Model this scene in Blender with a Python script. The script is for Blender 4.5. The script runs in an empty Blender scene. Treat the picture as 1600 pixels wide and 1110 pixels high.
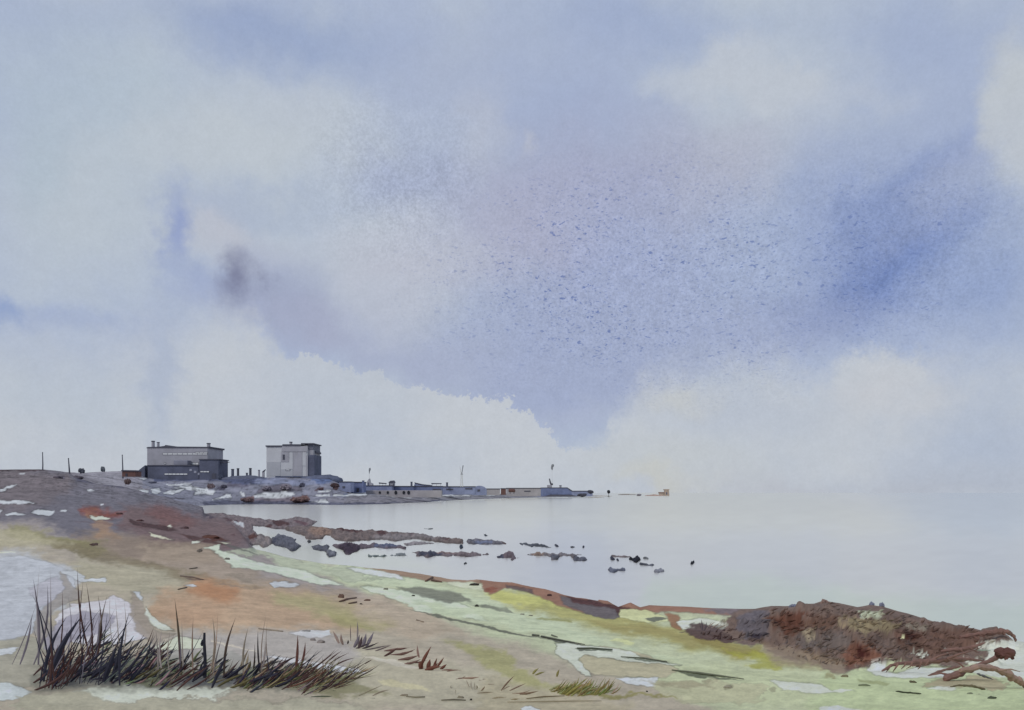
import bpy, math, random
import numpy as np

rnd = random.Random(7)
scene = bpy.context.scene
COL = scene.collection
F = 1333.333            # focal length in picture columns (30 mm lens, 36 mm sensor, 1600 columns)
EYE = 12.0              # height of the eye above the sea
HORIZON = 770.0

# ------------------------------------------------------------------ camera
cam_data = bpy.data.cameras.new('camera')
cam_data.lens = 30.0
cam_data.sensor_width = 36.0
cam_data.shift_y = (HORIZON - 555.0) / 1600.0
cam_data.clip_start = 0.1
cam_data.clip_end = 60000.0
cam = bpy.data.objects.new('camera', cam_data)
cam.location = (0, 0, EYE)
cam.rotation_euler = (math.radians(90), 0, 0)
COL.objects.link(cam)
scene.camera = cam

# ------------------------------------------------------------------ exposure
scene.view_settings.view_transform = 'Standard'
scene.view_settings.look = 'None'
scene.view_settings.exposure = 0.0
scene.view_settings.gamma = 1.0
scene.view_settings.use_curve_mapping = False

def lin(c):
    out = []
    for v in c:
        v = v / 255.0
        out.append(v / 12.92 if v <= 0.04045 else ((v + 0.055) / 1.055) ** 2.4)
    return tuple(out)

# ------------------------------------------------------------------ sun
SUN_EL, SUN_AZ = math.radians(42), math.radians(222)     # high, behind and left of the eye, behind cloud
sun_data = bpy.data.lights.new('sun', 'SUN')
sun_data.energy = 1.2
sun_data.angle = math.radians(12)
sun_data.color = (1.0, 0.96, 0.9)
sun = bpy.data.objects.new('sun', sun_data)
sun.rotation_euler = (math.radians(90) - SUN_EL, 0, math.radians(180) - SUN_AZ)
COL.objects.link(sun)

# ------------------------------------------------------------------ sky
world = bpy.data.worlds.new('World')
scene.world = world
world.use_nodes = True
nt = world.node_tree
nt.nodes.clear()
N, L = nt.nodes.new, nt.links.new

def wmath(op, a, b=None, clamp=False):
    n = N('ShaderNodeMath'); n.operation = op; n.use_clamp = clamp
    for i, v in enumerate((a, b)):
        if v is None: continue
        if isinstance(v, (int, float)): n.inputs[i].default_value = v
        else: L(v, n.inputs[i])
    return n.outputs[0]

def sky_uv(px, py):
    X, Z = (px - 800) / F, (770 - py) / F
    az = math.atan2(X, 1)
    el = math.atan2(Z, math.hypot(X, 1))
    return az * F, el * F

tc = N('ShaderNodeTexCoord')
direction = tc.outputs['Generated']
sep = N('ShaderNodeSeparateXYZ'); L(direction, sep.inputs[0])
az = wmath('MULTIPLY', wmath('ARCTAN2', sep.outputs[0], sep.outputs[1]), F)
el = wmath('MULTIPLY', wmath('ARCSINE', sep.outputs[2]), F)
flat = N('ShaderNodeCombineXYZ'); L(az, flat.inputs[0]); L(el, flat.inputs[1])

def wnoise(scale, detail=4, rough=0.55, vec=None):
    n = N('ShaderNodeTexNoise'); n.inputs['Scale'].default_value = scale
    n.inputs['Detail'].default_value = detail; n.inputs['Roughness'].default_value = rough
    L(vec or direction, n.inputs['Vector']); return n

def warp(amount, scale, detail, src, rough=0.55):
    n = wnoise(scale, detail, rough)
    sub = N('ShaderNodeVectorMath'); sub.operation = 'SUBTRACT'; L(n.outputs['Color'], sub.inputs[0]); sub.inputs[1].default_value = (.5, .5, .5)
    sc = N('ShaderNodeVectorMath'); sc.operation = 'SCALE'; L(sub.outputs[0], sc.inputs[0]); sc.inputs['Scale'].default_value = amount
    ad = N('ShaderNodeVectorMath'); ad.operation = 'ADD'; L(src, ad.inputs[0]); L(sc.outputs[0], ad.inputs[1])
    return ad.outputs[0]

soft = warp(44, 24, 5, warp(170, 6, 6, flat.outputs[0], .62), .6)
hard = warp(60, 34, 8, warp(90, 9, 5, flat.outputs[0]), 0.66)

def mixcol(fac, a, b):
    m = N('ShaderNodeMix'); m.data_type = 'RGBA'; m.clamp_factor = True
    if isinstance(fac, (int, float)): m.inputs[0].default_value = fac
    else: L(fac, m.inputs[0])
    for k, v in ((6, a), (7, b)):
        if isinstance(v, tuple): m.inputs[k].default_value = (*v, 1)
        else: L(v, m.inputs[k])
    return m.outputs[2]

def mrange(v, a, b, lo=0.0, hi=1.0, smooth=True):
    n = N('ShaderNodeMapRange'); n.interpolation_type = 'SMOOTHSTEP' if smooth else 'LINEAR'
    for k, x in ((0, v), (1, a), (2, b), (3, lo), (4, hi)):
        if isinstance(x, (int, float)): n.inputs[k].default_value = x
        else: L(x, n.inputs[k])
    return n.outputs[0]

def blob_mask(px, py, rx, ry, rot=0, inner=0.0, vec=None):
    u, v = sky_uv(px, py)
    m = N('ShaderNodeMapping'); m.vector_type = 'TEXTURE'
    m.inputs['Location'].default_value = (u, v, 0)
    m.inputs['Rotation'].default_value = (0, 0, math.radians(rot))
    m.inputs['Scale'].default_value = (rx, ry, 100000)
    L(vec or soft, m.inputs['Vector'])
    ln = N('ShaderNodeVectorMath'); ln.operation = 'LENGTH'; L(m.outputs[0], ln.inputs[0])
    return mrange(ln.outputs['Value'], inner, 1.0, 1.0, 0.0)

# overall overcast: pale grey blue with drifting lavender, all round the compass
n1 = wnoise(3.2, 6)
cloud = mixcol(mrange(n1.outputs['Fac'], .36, .66), lin((187, 201, 216)), lin((172, 188, 216)))
# (x, y, rx, ry, rotation, colour, strength, inner radius, crisp edge)
CLOUDS = [
    (430, 50, 330, 80, 0, (152, 171, 207), .85, 0, 0),
    (60, 30, 200, 60, 0, (165, 182, 212), .6, 0, 0),
    (1000, 40, 330, 80, -4, (160, 178, 212), .8, 0, 0),
    (1450, 60, 260, 150, -10, (160, 178, 212), .8, 0, 0),
    (1480, 200, 260, 190, 20, (168, 184, 214), .7, 0, 0),
    (130, 190, 300, 170, 0, (178, 196, 212), .7, 0, 0),
    (700, 120, 170, 120, 0, (170, 184, 212), .6, 0, 0),
    (880, 170, 260, 150, 0, (164, 180, 212), .75, 0, 0),
    (640, 265, 170, 90, 0, (162, 175, 206), .75, 0, 0),
    (960, 290, 330, 150, 0, (168, 175, 202), .85, 0, 0),
    (1160, 270, 200, 120, 0, (178, 184, 204), .6, 0, 0),
    (950, 430, 420, 200, -5, (164, 177, 211), .95, 0.1, 0),
    (800, 350, 200, 150, 0, (174, 178, 202), .6, 0, 0),
    (1250, 420, 330, 200, 10, (162, 179, 212), .85, 0, 0),
    (1400, 380, 200, 230, -30, (140, 159, 203), .75, 0, 0), (1395, 385, 95, 190, -38, (104, 130, 190), .9, 0, 0), (1470, 285, 50, 150, -35, (142, 160, 204), .6, 0, 0),
    (1260, 490, 170, 60, 14, (132, 150, 194), .85, 0, 0),
    (1560, 430, 150, 130, 0, (142, 163, 206), .7, 0, 0),
    (1120, 520, 300, 90, 0, (164, 178, 210), .8, 0, 0),
    (900, 570, 330, 170, 0, (162, 176, 208), .95, .3, 0),
    (640, 550, 260, 80, -8, (168, 180, 208), .9, 0, 0),
    (1200, 125, 230, 75, -8, (186, 199, 216), .6, 0, 0),
    (1130, 110, 100, 52, 12, (192, 203, 216), .85, .3, 1),
    (1225, 140, 105, 44, -4, (192, 203, 216), .85, .45, 1),
    (1050, 125, 80, 34, -10, (188, 200, 216), .7, .1, 1),
    (1320, 165, 110, 34, 4, (186, 198, 216), .5, 0, 0),
    (380, 235, 330, 90, 8, (192, 204, 215), .9, .1, 0),
    (500, 180, 200, 60, 0, (190, 202, 215), .7, 0, 0),
    (740, 200, 70, 90, 0, (186, 196, 213), .6, 0, 0),
    (825, 215, 26, 22, 0, (190, 198, 213), .5, 0, 0),
    (620, 400, 210, 110, 0, (190, 197, 213), .8, 0, 0),
    (600, 480, 160, 70, 0, (186, 195, 213), .7, 0, 0),
    (350, 370, 150, 70, 0, (192, 198, 210), .7, 0, 0),
    (110, 340, 240, 170, 0, (190, 203, 214), .8, 0, 0),
    (50, 250, 60, 120, 20, (176, 194, 210), .6, 0, 0),
    (1590, 160, 70, 130, 0, (194, 204, 212), .9, .3, 0),
    (1480, 290, 240, 60, 35, (183, 195, 214), .4, 0, 0),
    (275, 365, 40, 105, -6, (146, 164, 208), .85, 0, 0),
    (400, 320, 210, 34, 6, (172, 187, 210), .65, 0, 0),
    (330, 458, 110, 45, 0, (158, 174, 210), .75, 0, 0),
    (450, 470, 120, 110, -30, (160, 170, 198), .75, 0, 0),
    (392, 432, 50, 62, -10, (122, 128, 158), .85, 0, 0),
    (100, 500, 260, 36, 0, (162, 179, 212), .7, 0, 0),
    (0, 488, 40, 34, 0, (135, 160, 208), .7, 0, 0),
    (500, 510, 110, 60, -25, (168, 176, 202), .6, 0, 0),
]
for (x, y, rx, ry, rot, c, a, inner, crisp) in CLOUDS:
    m = blob_mask(x, y, rx, ry, rot, inner, hard if crisp else soft)
    cloud = mixcol(wmath('MULTIPLY', m, a), cloud, lin(c))

# the bank of white cloud standing on the horizon: crisp cauliflower tops in the middle, soft at both ends
edge_pts = [(-1400, 560), (-300, 550), (0, 545), (150, 560), (300, 500), (400, 510), (455, 560), (480, 557), (540, 574), (600, 592), (650, 610),
            (700, 622), (790, 626), (830, 648), (862, 690), (880, 706), (905, 706), (930, 692), (965, 648), (1010, 610), (1100, 585),
            (1210, 576), (1290, 592), (1335, 560), (1430, 562), (1480, 590), (1560, 580), (1640, 570), (1900, 600), (3200, 560)]
U0, U1 = -1600.0, 1600.0
def fcurve(pts, vec_in, lo, hi):
    n = N('ShaderNodeFloatCurve')
    cv = n.mapping.curves[0]
    n.mapping.use_clip = False
    pp = sorted(((sky_uv(px, 770)[0] - U0) / (U1 - U0), (v - lo) / (hi - lo)) for px, v in pts)
    pp = [p for p in pp if 0 <= p[0] <= 1]
    cv.points[0].location = (0, pp[0][1]); cv.points[1].location = (1, pp[-1][1])
    for p in pp: cv.points.new(*p)
    for p in cv.points: p.handle_type = 'VECTOR'
    n.mapping.update()
    L(mrange(vec_in, U0, U1, 0, 1, False), n.inputs['Value'])
    return mrange(n.outputs[0], 0, 1, lo, hi, False)
sh = N('ShaderNodeSeparateXYZ'); L(warp(60, 70, 8, warp(70, 22, 6, flat.outputs[0], .6), .75), sh.inputs[0])
edge_el = fcurve([(px, sky_uv(px, py)[1]) for px, py in edge_pts], sh.outputs[0], 0.0, 400.0)
width = fcurve([(-1400, 90), (300, 80), (430, 30), (458, 3), (640, 3), (880, 3), (925, 8), (960, 30), (1010, 60), (1200, 60), (1290, 40), (1340, 16), (1430, 20), (1480, 60), (3200, 90)], az, 0.0, 100.0)
above = wmath('SUBTRACT', sh.outputs[1], edge_el)
bank = mrange(above, wmath('MULTIPLY', width, -1.0), width, 1.0, 0.0)
nb = wnoise(5, 6)
bank_col = mixcol(mrange(nb.outputs['Fac'], .35, .65), lin((190, 201, 214)), lin((198, 207, 216)))
cloud = mixcol(wmath('MULTIPLY', bank, .92), cloud, bank_col)
for (x, y, rx, ry, rot, c, a) in [
    (250, 590, 44, 170, -7, (165, 181, 209), .6), (900, 660, 90, 36, 0, (176, 188, 214), .35),
    (1150, 650, 260, 60, 0, (184, 196, 213), .6), (1530, 690, 170, 110, 0, (174, 189, 212), .8), (1500, 768, 330, 60, 0, (176, 188, 206), .75), (1250, 775, 300, 40, 0, (186, 193, 203), .6),
    (1390, 620, 110, 60, 0, (198, 205, 214), .8), (1040, 735, 200, 55, 0, (195, 204, 210), .7),
    (1030, 762, 100, 26, 0, (200, 204, 196), .5), (640, 700, 250, 60, 0, (184, 197, 214), .5),
    (120, 640, 240, 90, 0, (183, 197, 213), .5), (1040, 640, 90, 40, 0, (200, 206, 206), .6)]:
    cloud = mixcol(wmath('MULTIPLY', blob_mask(x, y, rx, ry, rot), a), cloud, lin(c))

# fine curdled grain in the cloud, stronger in the blue, with darker flecks in the rain-blue middle
grain = wnoise(330, 3, .7)
mid = wnoise(70, 4, .65)
blue = wmath('MAXIMUM', blob_mask(1000, 430, 480, 260, 0, .1), wmath('MAXIMUM', blob_mask(640, 290, 200, 160), blob_mask(1400, 400, 260, 200)))
gr = wmath('ADD', wmath('MULTIPLY', mrange(grain.outputs['Fac'], .3, .7, -.5, .5, False), wmath('ADD', wmath('MULTIPLY', blue, .27), .05)),
           wmath('MULTIPLY', mrange(mid.outputs['Fac'], .3, .7, -.5, .5, False), wmath('ADD', wmath('MULTIPLY', blue, .10), .05)))
scl = N('ShaderNodeVectorMath'); scl.operation = 'SCALE'; tint = N('ShaderNodeVectorMath'); tint.operation = 'MULTIPLY'; L(cloud, tint.inputs[0]); tint.inputs[1].default_value = (.975, .935, .915)
L(tint.outputs[0], scl.inputs[0]); L(wmath('ADD', gr, 1.0), scl.inputs['Scale'])
fleck_map = N('ShaderNodeMapping'); fleck_map.inputs['Scale'].default_value = (1, 1, 1.9); fleck_map.inputs['Rotation'].default_value = (0, .35, 0)
L(direction, fleck_map.inputs['Vector'])
fl = wnoise(140, 2.5, .55, fleck_map.outputs[0])
fd = wnoise(18, 2, .5)
fleck_zone = wmath('MULTIPLY', wmath('MAXIMUM', blob_mask(980, 440, 440, 240, -5, .2), wmath('MULTIPLY', blob_mask(1370, 420, 230, 180), .9)), mrange(fd.outputs['Fac'], .35, .6, .4, 1.0))
fl2 = wnoise(300, 2, .5, fleck_map.outputs[0])
fleck = wmath('MULTIPLY', wmath('MAXIMUM', mrange(fl.outputs['Fac'], .62, .69), wmath('MULTIPLY', mrange(fl2.outputs['Fac'], .58, .68), .6)), fleck_zone)
cloud = mixcol(wmath('MULTIPLY', fleck, .8), scl.outputs[0], lin((88, 108, 165)))

sky = N('ShaderNodeTexSky'); sky.sky_type = 'NISHITA'; sky.sun_disc = False
sky.sun_elevation = SUN_EL; sky.sun_rotation = SUN_AZ
bg1 = N('ShaderNodeBackground'); L(sky.outputs[0], bg1.inputs[0]); bg1.inputs[1].default_value = 0.06
bg2 = N('ShaderNodeBackground'); L(cloud, bg2.inputs[0]); bg2.inputs[1].default_value = 1.0
mx = N('ShaderNodeMixShader'); mx.inputs[0].default_value = 0.97; L(bg1.outputs[0], mx.inputs[1]); L(bg2.outputs[0], mx.inputs[2])
wo = N('ShaderNodeOutputWorld'); L(mx.outputs[0], wo.inputs[0])

# ------------------------------------------------------------------ helpers
KLIT = (0.68, 0.735, 0.80)     # light falling on level ground under this sky; turns a seen colour into a surface colour

def albedo(c, sat=.74):
    mean = sum(c) / 3; c = [max(0, mean + (v - mean) * sat) for v in c]
    return tuple(min(0.8, max(0.012, v / k)) for v, k in zip(lin(c), KLIT))

def at(px, py, depth):
    return ((px - 800) / F * depth, depth, EYE - (py - HORIZON) / F * depth)

_mats = {}
def mat(name, c, rough=0.85, mott=0.25, scale=1.0, bump=0.0, raw=False, spec=0.3):
    if name in _mats: return _mats[name]
    m = bpy.data.materials.new(name); m.use_nodes = True
    t = m.node_tree; b = t.nodes['Principled BSDF']
    base = c if raw else albedo(c)
    b.inputs['Roughness'].default_value = rough
    b.inputs['Specular IOR Level'].default_value = spec
    co = t.nodes.new('ShaderNodeTexCoord')
    n = t.nodes.new('ShaderNodeTexNoise'); n.inputs['Scale'].default_value = scale; n.inputs['Detail'].default_value = 8; n.inputs['Roughness'].default_value = .65
    t.links.new(co.outputs['Object'], n.inputs['Vector'])
    r = t.nodes.new('ShaderNodeValToRGB')
    r.color_ramp.elements[0].position = .3; r.color_ramp.elements[1].position = .7
    r.color_ramp.elements[0].color = (*[v * (1 - mott) for v in base], 1)
    r.color_ramp.elements[1].color = (*[min(.9, v * (1 + mott)) for v in base], 1)
    t.links.new(n.outputs['Fac'], r.inputs[0]); t.links.new(r.outputs[0], b.inputs['Base Color'])
    if bump:
        bp = t.nodes.new('ShaderNodeBump'); bp.inputs['Strength'].default_value = bump
        t.links.new(n.outputs['Fac'], bp.inputs['Height']); t.links.new(bp.outputs[0], b.inputs['Normal'])
    _mats[name] = m
    return m

def attr_mat(name, rough=0.9, grain=0.2, scales=(0.6, 9.0), bump=0.25):
    m = bpy.data.materials.new(name); m.use_nodes = True
    t = m.node_tree; b = t.nodes['Principled BSDF']; b.inputs['Roughness'].default_value = rough
    b.inputs['Specular IOR Level'].default_value = 0.15
    a = t.nodes.new('ShaderNodeAttribute'); a.attribute_name = 'surface'
    co = t.nodes.new('ShaderNodeTexCoord')
    prev = a.outputs['Color']; facs = []
    for s in scales:
        n = t.nodes.new('ShaderNodeTexNoise'); n.inputs['Scale'].default_value = s; n.inputs['Detail'].default_value = 9; n.inputs['Roughness'].default_value = .7
        t.links.new(co.outputs['Object'], n.inputs['Vector'])
        r = t.nodes.new('ShaderNodeMapRange'); r.inputs[1].default_value = .3; r.inputs[2].default_value = .7
        r.inputs[3].default_value = 1 - grain; r.inputs[4].default_value = 1 + grain
        t.links.new(n.outputs['Fac'], r.inputs[0])
        v = t.nodes.new('ShaderNodeVectorMath'); v.operation = 'SCALE'
        t.links.new(prev, v.inputs[0]); t.links.new(r.outputs[0], v.inputs['Scale']); prev = v.outputs[0]; facs.append(n)
    t.links.new(prev, b.inputs['Base Color'])
    bp = t.nodes.new('ShaderNodeBump'); bp.inputs['Strength'].default_value = bump; bp.inputs['Distance'].default_value = .05
    t.links.new(facs[-1].outputs['Fac'], bp.inputs['Height']); t.links.new(bp.outputs[0], b.inputs['Normal'])
    return m

def tag(o, label=None, cat=None, group=None, kind=None):
    if label: o['label'] = label
    if cat: o['category'] = cat
    if group: o['group'] = group
    if kind: o['kind'] = kind
    return o

def empty(name, loc, label, cat, group=None):
    o = bpy.data.objects.new(name, None); o.location = loc; o.empty_display_size = .3
    COL.objects.link(o); return tag(o, label, cat, group)

class MB:
    """collects shapes in world space and links them as one mesh object"""
    def __init__(s): s.v = []; s.f = []
    def add(s, vs, fs):
        o = len(s.v); s.v += [tuple(map(float, p)) for p in vs]; s.f += [tuple(i + o for i in f) for f in fs]; return s
    def box(s, x0, x1, y0, y1, z0, z1, bev=0.0):
        x0, x1 = min(x0, x1), max(x0, x1); z0, z1 = min(z0, z1), max(z0, z1)
        if bev:
            b = bev
            ring = lambda x0, x1, y0, y1, z: [(x0 + b, y0, z), (x1 - b, y0, z), (x1, y0 + b, z), (x1, y1 - b, z), (x1 - b, y1, z), (x0 + b, y1, z), (x0, y1 - b, z), (x0, y0 + b, z)]
            v = ring(x0, x1, y0, y1, z0) + ring(x0, x1, y0, y1, z1 - b) + ring(x0 + b, x1 - b, y0 + b, y1 - b, z1)
            f = [tuple(range(7, -1, -1)), tuple(range(16, 24))]
            for k in (0, 8):
                for i in range(8): f.append((k + i, k + (i + 1) % 8, k + 8 + (i + 1) % 8, k + 8 + i))
            return s.add(v, f)
        v = [(x0, y0, z0), (x1, y0, z0), (x1, y1, z0), (x0, y1, z0), (x0, y0, z1), (x1, y0, z1), (x1, y1, z1), (x0, y1, z1)]
        return s.add(v, [(3, 2, 1, 0), (4, 5, 6, 7), (0, 1, 5, 4), (1, 2, 6, 5), (2, 3, 7, 6), (3, 0, 4, 7)])
    def prism(s, pts, y0, y1):
        """outline in x,z pushed through y"""
        n = len(pts)
        v = [(x, y0, z) for x, z in pts] + [(x, y1, z) for x, z in pts]
        f = [tuple(range(n)), tuple(range(2 * n - 1, n - 1, -1))] + [(i, i + n, (i + 1) % n + n, (i + 1) % n) for i in range(n)]
        return s.add(v, f)
    def tube(s, pts, rads, n=7):
        P = [np.array(p, float) for p in pts]; vs = []; fs = []
        for i, p in enumerate(P):
            d = P[min(i + 1, len(P) - 1)] - P[max(i - 1, 0)]; d /= (np.linalg.norm(d) + 1e-9)
            a = np.cross(d, (0, 0, 1) if abs(d[2]) < .9 else (0, 1, 0)); a /= np.linalg.norm(a); b = np.cross(d, a)
            for k in range(n):
                t = 2 * math.pi * k / n; vs.append(p + rads[i] * (a * math.cos(t) + b * math.sin(t)))
        for i in range(len(P) - 1):
            for k in range(n): fs.append((i * n + k, i * n + (k + 1) % n, (i + 1) * n + (k + 1) % n, (i + 1) * n + k))
        fs.append(tuple(range(n - 1, -1, -1))); fs.append(tuple((len(P) - 1) * n + k for k in range(n)))
        return s.add(vs, fs)
    def lump(s, c, r, seed=0, rough=.25, nu=12, nv=7):
        q = random.Random(seed); ph = [q.uniform(0, 6.28) for _ in range(6)]
        vs = [(c[0], c[1], c[2] + r[2])]; fs = []
        for j in range(1, nv):
            th = math.pi * j / nv
            for i in range(nu):
                a = 2 * math.pi * i / nu
                k = 1 + rough * (.5 * math.sin(2 * a + ph[0] + th) + .4 * math.sin(3 * a + ph[1] - 2 * th) + .3 * math.sin(5 * a + ph[2] + 3 * th)) + rough * .5 * q.uniform(-1, 1)
                vs.append((c[0] + r[0] * math.sin(th) * math.cos(a) * k, c[1] + r[1] * math.sin(th) * math.sin(a) * k, c[2] + r[2] * math.cos(th) * k))
        vs.append((c[0], c[1], c[2] - r[2]))
        for i in range(nu): fs.append((0, 1 + i, 1 + (i + 1) % nu))
        for j in range(nv - 2):
            for i in range(nu):
                a = 1 + j * nu + i; b = 1 + j * nu + (i + 1) % nu
                fs.append((a, a + nu, b + nu, b))
        last = len(vs) - 1; o = 1 + (nv - 2) * nu
        for i in range(nu): fs.append((last, o + (i + 1) % nu, o + i))
        return s.add(vs, fs)
    def build(s, name, material, parent=None, smooth=False, origin=None):
        me = bpy.data.meshes.new(name)
        base = np.array(origin if origin is not None else (parent_world(parent) if parent else np.mean(s.v, axis=0) * (1, 1, 0) + (0, 0, min(p[2] for p in s.v))), float)
        me.from_pydata([tuple(np.array(p) - base) for p in s.v], [], s.f); me.validate(); me.update()
        if smooth:
            me.polygons.foreach_set('use_smooth', [True] * len(me.polygons))
        me.materials.append(material)
        o = bpy.data.objects.new(name, me); COL.objects.link(o)
        if parent: o.parent = parent; o.location = tuple(base - parent_world(parent))
        else: o.location = tuple(base)
        return o

def parent_world(p):
    w = np.array(p.location, float)
    while p.parent: p = p.parent; w = w + np.array(p.location, float)
    return w

# value noise on arrays
_g = np.random.default_rng(11).random((4, 256, 256))
def vnoise(x, y, k=0):
    xi = np.floor(x).astype(int); yi = np.floor(y).astype(int); fx = x - xi; fy = y - yi
    fx = fx * fx * (3 - 2 * fx); fy = fy * fy * (3 - 2 * fy); g = _g[k % 4]
    a = g[xi & 255, yi & 255]; b = g[(xi + 1) & 255, yi & 255]; c = g[xi & 255, (yi + 1) & 255]; d = g[(xi + 1) & 255, (yi + 1) & 255]
    return (a * (1 - fx) + b * fx) * (1 - fy) + (c * (1 - fx) + d * fx) * fy - .5
def fbm(x, y, k=0, octs=4, gain=.55):
    s = 0; a = 1
    for o in range(octs): s = s + a * vnoise(x * 2 ** o + 17 * o, y * 2 ** o + 31 * o, k + o); a *= gain
    return s
def sdf(px, py, poly):
    """signed distance, positive inside"""
    P = np.array(poly, float); d = np.full(px.shape, 1e9); inside = np.zeros(px.shape, bool)
    for i in range(len(P)):
        a = P[i]; b = P[(i + 1) % len(P)]; e = b - a
        wx = px - a[0]; wy = py - a[1]
        t = np.clip((wx * e[0] + wy * e[1]) / (e @ e + 1e-9), 0, 1)
        d = np.minimum(d, (wx - t * e[0]) ** 2 + (wy - t * e[1]) ** 2)
        cond = (a[1] > py) != (b[1] > py)
        with np.errstate(divide='ignore', invalid='ignore'):
            xint = a[0] + (py - a[1]) * e[0] / (e[1] if e[1] else 1e-9)
        inside ^= cond & (px < xint)
    return np.where(inside, 1, -1) * np.sqrt(d)
# ================================================================== the land: one sheet from the dune underfoot to the far shore
# survey: for each bearing (x of the picture) points (y of the picture, metres out) up the near slope
NEAR = {
 -300: [(1110, 6.67), (1040, 11), (960, 27), (900, 60), (850, 125), (800, 255), (765, 380)],
   66: [(1110, 6.67), (1040, 11), (960, 27), (900, 60), (850, 125), (800, 255), (765, 380)],
  130: [(1110, 6.67), (1040, 11), (960, 27), (900, 60), (855, 120), (808, 245), (775, 370)],
  195: [(1110, 6.67), (1040, 11), (960, 27), (900, 60), (858, 118), (815, 230), (784, 350)],
  232: [(1110, 6.67), (1040, 11), (960, 27.5), (902, 60), (860, 116), (818, 225), (790, 345)],
  262: [(1110, 6.67), (1040, 11), (960, 27.5), (903, 60), (862, 114), (822, 220), (798, 330)],
  318: [(1110, 6.67), (1040, 11), (960, 28), (905, 60), (865, 112), (830, 200), (810, 325)],
  388: [(1110, 6.67), (1040, 11), (960, 28), (908, 60), (875, 98), (850, 150), (830, 225)],
  396: [(1110, 6.67), (1040, 11), (960, 28), (908, 60), (880, 98), (868, 130), (862, 160)],
  450: [(1110, 6.67), (1040, 11.2), (985, 22), (945, 38), (915, 62), (895, 92), (880, 125)],
  560: [(1110, 6.67), (1050, 10.5), (1000, 19), (965, 32), (935, 52), (910, 80), (895, 105)],
  760: [(1110, 6.67), (1050, 10.8), (1010, 18), (980, 28), (955, 42), (935, 58), (917, 78)],
 1000: [(1110, 6.67), (1060, 10.5), (1030, 16.5), (1005, 24), (990, 31), (975, 40), (960, 50)],
 1290: [(1110, 6.67), (1070, 10.5), (1045, 16), (1022, 24), (1003, 32), (980, 40), (952, 47)],
 1460: [(1110, 6.67), (1075, 10), (1055, 15), (1038, 21), (1022, 27), (1003, 33), (982, 39.5)],
 1600: [(1110, 6.67), (1080, 10), (1065, 13.5), (1050, 18), (1036, 23), (1020, 28), (1005, 33)],
 1900: [(1110, 6.67), (1085, 10), (1072, 13), (1062, 17), (1052, 21), (1045, 25), (1035, 29)],
}
CREST = [(-300, 731, 520), (0, 732, 520), (66, 733, 520), (85, 735, 518), (107, 738, 510), (125, 748, 485), (150, 756, 470), (195, 761, 450), (232, 772, 440), (262, 779, 430),
 (300, 788, 435), (317, 792, 440), (319.5, 802, 475), (340, 806, 430), (355, 812, 350), (368, 822, 270), (380, 836, 220), (390, 850, 190), (400, 859, 178), (450, 871, 156), (500, 880, 143),
 (560, 885, 130), (640, 893, 115), (700, 902, 103), (730, 905, 99), (745, 902, 97), (800, 907, 88), (850, 917, 80), (900, 930, 72), (950, 937, 66), (966, 947, 63), (985, 941, 61),
 (1000, 949, 60), (1015, 946, 59), (1100, 951, 56), (1180, 953, 54), (1205, 948, 54), (1235, 948, 53), (1245, 945, 53), (1272, 944, 53), (1288, 938, 52), (1310, 942, 51), (1340, 950, 50), (1358, 945, 50),
 (1380, 946, 49), (1400, 953, 48.5), (1420, 957, 47), (1460, 969, 45), (1520, 977, 42), (1560, 988, 39), (1600, 998, 36), (1660, 1010, 34), (1900, 1030, 31)]
# far shore: water line, middle, top (y, metres)
def wl(py): return 16000.0 / (py - 770)
FAR = [  # x, (waterline y), (mid y, d), (crest y, d), end depth
 (-300, (745, 850), (741, 930), (739, 1000)), (107, (744, 850), (740, 930), (738, 1000)), (128, (745, 850), (741, 930), (739, 1000)), (150, (752, 800), (742, 920), (737, 1000)),
 (195, (765, 700), (750, 900), (735, 1000)), (232, (772, 700), (757, 930), (747, 1100)), (262, (779, 760), (765, 930), (749, 1100)),
 (300, (785, 800), (768, 950), (749, 1100)), (320, (790, 800), (770, 960), (749, 1100)), (360, (788.5, 865), (770, 970), (747, 1100)),
 (430, (788, 889), (768, 980), (745, 1100)), (515, (789, 842), (768, 980), (747, 1100)), (530, (789, 842), (770, 985), (754, 1100)),
 (545, (789, 842), (773, 985), (766, 1120)), (600, (788, 889), (774, 1050), (769, 1180)), (665, (785, 1067), (777, 1250), (770, 1450)), (700, (782.5, 1280), (776, 1430), (770.5, 1620)),
 (770, (779.5, 1684), (775, 1850), (771, 2000)), (800, (778.5, 1882), (775, 2050), (771, 2200)), (850, (777.5, 2133), (775, 2250), (771.5, 2450)),
 (900, (776.5, 2461), (775, 2600), (772.5, 2800)), (925, (776, 2700), (775, 2850), (774, 3000))]
RADII = np.exp(np.concatenate([np.linspace(math.log(1.0), math.log(6.2), 20)[:-1], np.linspace(math.log(6.2), math.log(64), 430)[:-1], np.linspace(math.log(64), math.log(5200), 400)]))
NZ = len(RADII)
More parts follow.
